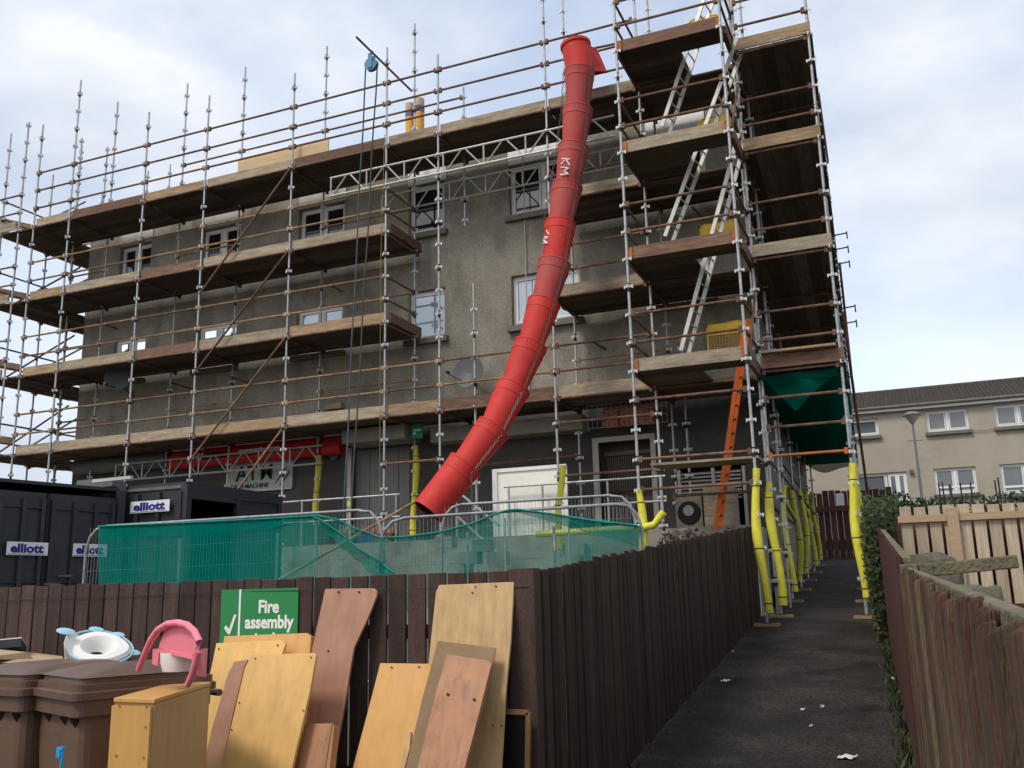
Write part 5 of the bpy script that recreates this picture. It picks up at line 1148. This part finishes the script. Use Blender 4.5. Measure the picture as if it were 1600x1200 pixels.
# cardboard and box on the left bin
rd = random.Random(3)
def flat_card(poly, Zs, th, mat, name, label, cat, grp=None):
    ps = [at(px, py, Y=yy) for (px, py, yy) in poly]; nn = (ps[1]-ps[0]).cross(ps[2]-ps[0]).normalized()
    return solo(MB().slab(ps, nn, th), name, mat, label, cat, grp)
flat_card([(-40, 1012, 4.30), (40, 1020, 4.35), (52, 1031, 4.40), (-40, 1030, 3.95)], 0, .006, 'card', 'cardboard_sheet', 'bent brown cardboard on the left bin, lower sheet', 'cardboard', 'cardboard on the bin')
flat_card([(-40, 1008, 4.60), (30, 1018, 4.65), (98, 1026, 4.70), (100, 1033, 4.35), (40, 1036, 4.20), (-40, 1038, 4.10)], 0, .008, 'card', 'cardboard_sheet', 'long brown cardboard sheet reaching to the toilet seat', 'cardboard', 'cardboard on the bin')
flat_card([(-40, 1044, 4.05), (30, 1043, 4.10), (48, 1045, 4.20), (-40, 1052, 3.95)], 0, .004, 'card', 'cardboard_sheet', 'torn cardboard strip under the others on the left bin', 'cardboard', 'cardboard on the bin')
ps = [at(-40, 1004, Y=4.35), at(34, 997, Y=4.45), at(42, 1010, Y=4.70), at(-40, 1012, Y=4.65)]
t = thing('flat_box', ps[1], 'flat white-topped dark box lying on the cardboard at the left edge', 'box')
MB().slab([p-ZV*.05 for p in ps], ZV, .048).build('side', 'container', t); MB().slab(ps, ZV, .006).build('lid', 'sticker', t)
p = at(96, 1172, Y=c0.y-.45); t = thing('toothbrush', p-ZV*.3, 'blue plastic toothbrush-shaped stick standing in front of the bin', 'toothbrush')
MB().path([p-ZV*.3-XV*.02, p-ZV*.1-XV*.0, p+XV*.008-ZV*.03, p+XV*.006], [.006, .007, .005, .005], 8).build('handle', 'brush_blue', t)
mb = MB(); mb.box((p.x-.008, p.y-.008, p.z), (p.x+.012, p.y+.008, p.z+.012)); mb.box((p.x-.022, p.y-.006, p.z-.03), (p.x+.0, p.y+.006, p.z+.011)); mb.build('bristles', 'brush_blue', t)

# fire assembly sign on the fence
SY = FY-.03
a = at(347, 922, Y=SY); b = at(467, 918, Y=SY); zt = (a.z+b.z)/2; zl = at(405, 1065, Y=SY).z
t = thing('fire_assembly_sign', (a.x, SY, zl), 'green fire assembly point sign on the fence with a white tick', 'sign')
mb = MB(); mb.box((a.x, SY-.004, zl), (b.x, SY, zt)); mb.build('board', 'sign_green', t)
Wd_ = b.x-a.x; xv = at(375, 960, Y=SY).x
mb = MB(); mb.box((xv-.007, SY-.0062, zl), (xv+.007, SY-.0042, zt)); mb.build('divider_line', 'white_paint', t)
for txt, px, py, sz in (('Fire', 420, 957, .108), ('assembly', 420.5, 981, .108), ('point here', 420, 1008, .108)):
    q = at(px, py, Y=SY); text_mesh(txt, (q.x, SY-.0048, q.z), XV, ZV, sz, .0035, .0008, 'CENTER', .93).build('lettering', 'white_paint', t)
tk = [at(px, py, Y=SY-.006) for px, py in ((350, 981), (353.5, 977), (358, 983), (366, 960), (369.5, 961), (359.5, 991), (356, 991))]
mb = MB(); mb.slab(tk, -YV, .001); mb.build('tick_mark', 'white_paint', t)

# leaning boards
def lean(poly, Yt, Yb, th, mats, name, label, cat='board', parts=()):
    top = min(poly, key=lambda p: p[1]); p0 = at(top[0], top[1], Y=Yt); zb_ = gz(Yb)
    v = Vector((0, Yb-Yt, zb_-p0.z)); nn = XV.cross(v).normalized(); nn = -nn if nn.y < 0 else nn        # pointing away from the camera
    ps = [atp(px, py, p0, nn) for px, py in poly]; 
    out_ = []
    for i, p in enumerate(ps):                                   # cut the outline at the ground
        q = ps[(i+1) % len(ps)]; zi, zj = p.z-zb_, q.z-zb_
        if zi >= 0: out_.append(p)
        if zi*zj < 0: out_.append(p.lerp(q, zi/(zi-zj)))
    mb = MB(); mb.slab(out_, nn, th)
    o = solo(mb, name, mats, label, cat, 'boards leaning on the fence', bevel=.002)
    for nm, m, pl in parts:
        pm = MB(); pm.slab([atp(px, py, p0-nn*.003, nn) for px, py in pl], -nn, .004); c = pm.build(nm, m, o); c.parent = o
    return o
def dots(l, r=2.2): return [('screw_hole', 'ink_black', [(x+r*math.cos(k*1.05), y+r*math.sin(k*1.05)) for k in range(6)]) for x, y in l]
lean([(508, 920), (584, 919), (589, 923), (588, 932), (575, 965), (553, 1012), (548, 1040), (540, 1090), (520, 1200), (500, 1320), (420, 1320), (452, 1180), (486, 1020)], FY-.06, 4.55, .018, 'w_mauve', 'shaped_panel', 'tall mauve-brown panel with curved cut-away side leaning on the fence', parts=dots([(529, 925), (561, 925), (513, 1017)], 1.6))
lean([(686, 914), (803, 909), (798, 1000), (790, 1080), (783, 1200), (776, 1330), (640, 1330), (655, 1180), (672, 1010), (681, 925)], FY-.05, 4.6, .018, 'w_oak', 'oak_board', 'tall wide pale oak-grain board leaning near the fence corner', parts=dots([(743, 917), (775, 916), (738, 926), (770, 1133), (784, 1134)], 1.3))
lean([(350, 994), (480, 989), (486, 995), (483, 1025), (470, 1200), (460, 1330), (330, 1330), (340, 1120)], FY-.14, 4.5, .05, 'w_orange', 'drawer_panels', 'orange wooden panels stacked right behind the pale yellow board')
lean([(338, 1005), (440, 1000), (446, 1006), (440, 1024), (420, 1200), (408, 1330), (262, 1330), (297, 1200)], FY-.24, 4.35, .02, 'w_yellow', 'yellow_board', 'wide yellow wooden board with a brown strip down its face', parts=dots([(342, 1014), (330, 1060), (318, 1105), (434, 1008)], 1.2) + [('brown_strip', 'w_mauve', [(366, 1034), (388, 1031), (382, 1042), (366, 1110), (348, 1190), (336, 1250), (306, 1250), (334, 1130), (358, 1050), (363, 1042)])])
lean([(391, 1023), (492, 1020), (494, 1024), (484, 1080), (456, 1200), (430, 1310), (318, 1310), (345, 1200), (372, 1090)], FY-.4, 4.15, .02, 'w_yellow', 'pale_board', 'plain pale yellow board standing foremost in the left stack', parts=dots([(399, 1029), (486, 1027), (374, 1098), (362, 1140), (474, 1110)], 1.1))
lean([(594, 1036), (670, 1037), (674, 1044), (655, 1200), (640, 1330), (520, 1330), (551, 1200), (575, 1110)], FY-.16, 4.45, .02, 'w_orange', 'orange_board', 'orange wood-grain board with worn top in the middle of the row', parts=dots([(612, 1043), (655, 1042)], 1.4))
lean([(684, 1001), (775, 1012), (770, 1037), (748, 1100), (715, 1200), (680, 1310), (598, 1310), (634, 1200), (660, 1090)], FY-.2, 4.35, .008, 'w_hard', 'hardboard_sheet', 'dull brown hardboard sheet behind the reddish plank')
lean([(698, 1022), (763, 1032), (768, 1038), (758, 1076), (742, 1140), (726, 1200), (700, 1300), (630, 1300), (652, 1200), (680, 1085)], FY-.35, 4.2, .03, 'w_red', 'reddish_plank', 'stained reddish brown plank standing foremost near the fence corner', parts=dots([(700, 1085), (741, 1093)], 2.3))
lean([(476, 1131), (519, 1130), (522, 1136), (515, 1200), (505, 1290), (455, 1290), (468, 1190)], FY-.45, 4.25, .06, 'w_red', 'small_drawer', 'small brown drawer box between the pale board and the mauve panel', parts=[('brass_knob', 'brass', [(508, 1154), (511, 1153), (512, 1157), (509, 1158)]), ('edge_strip', 'w_edge', [(513, 1132), (519, 1131), (507, 1210), (500, 1210)])])
lean([(635, 1142), (642, 1143), (640, 1170), (632, 1200), (625, 1260), (617, 1260), (628, 1190)], FY-.3, 4.4, .02, 'w_oak', 'offcut', 'thin wooden offcut wedged between the orange board and the hardboard')
# picture frame behind
def frame():
    t = thing('picture_frame', (-2.2, 4.8, .3), 'black picture with dull gold frame low beside the fence corner', 'picture frame'); Yp = FY-.12
    o = [at(x, y, Y=Yp) for x, y in ((783, 1111), (827, 1113), (822, 1330), (770, 1330))]
    zb_ = gz(Yp); o[2].z = o[3].z = zb_
    i_ = [o[0].lerp(o[2], .05)+Vector((0, 0, -.0)), None, None, None]
    wdt = .025; a, b, c, d = o; mb = MB(); mb.slab([a, b, c, d], YV, .012); mb.build('picture', 'black_gloss', t)
    for p, q in ((a, b), (b, c), (d, a)): mb = MB(); mb.bar(p-YV*.008, q-YV*.008, .025, YV, .025); mb.build('frame_bar', 'gold_frame', t)
frame()
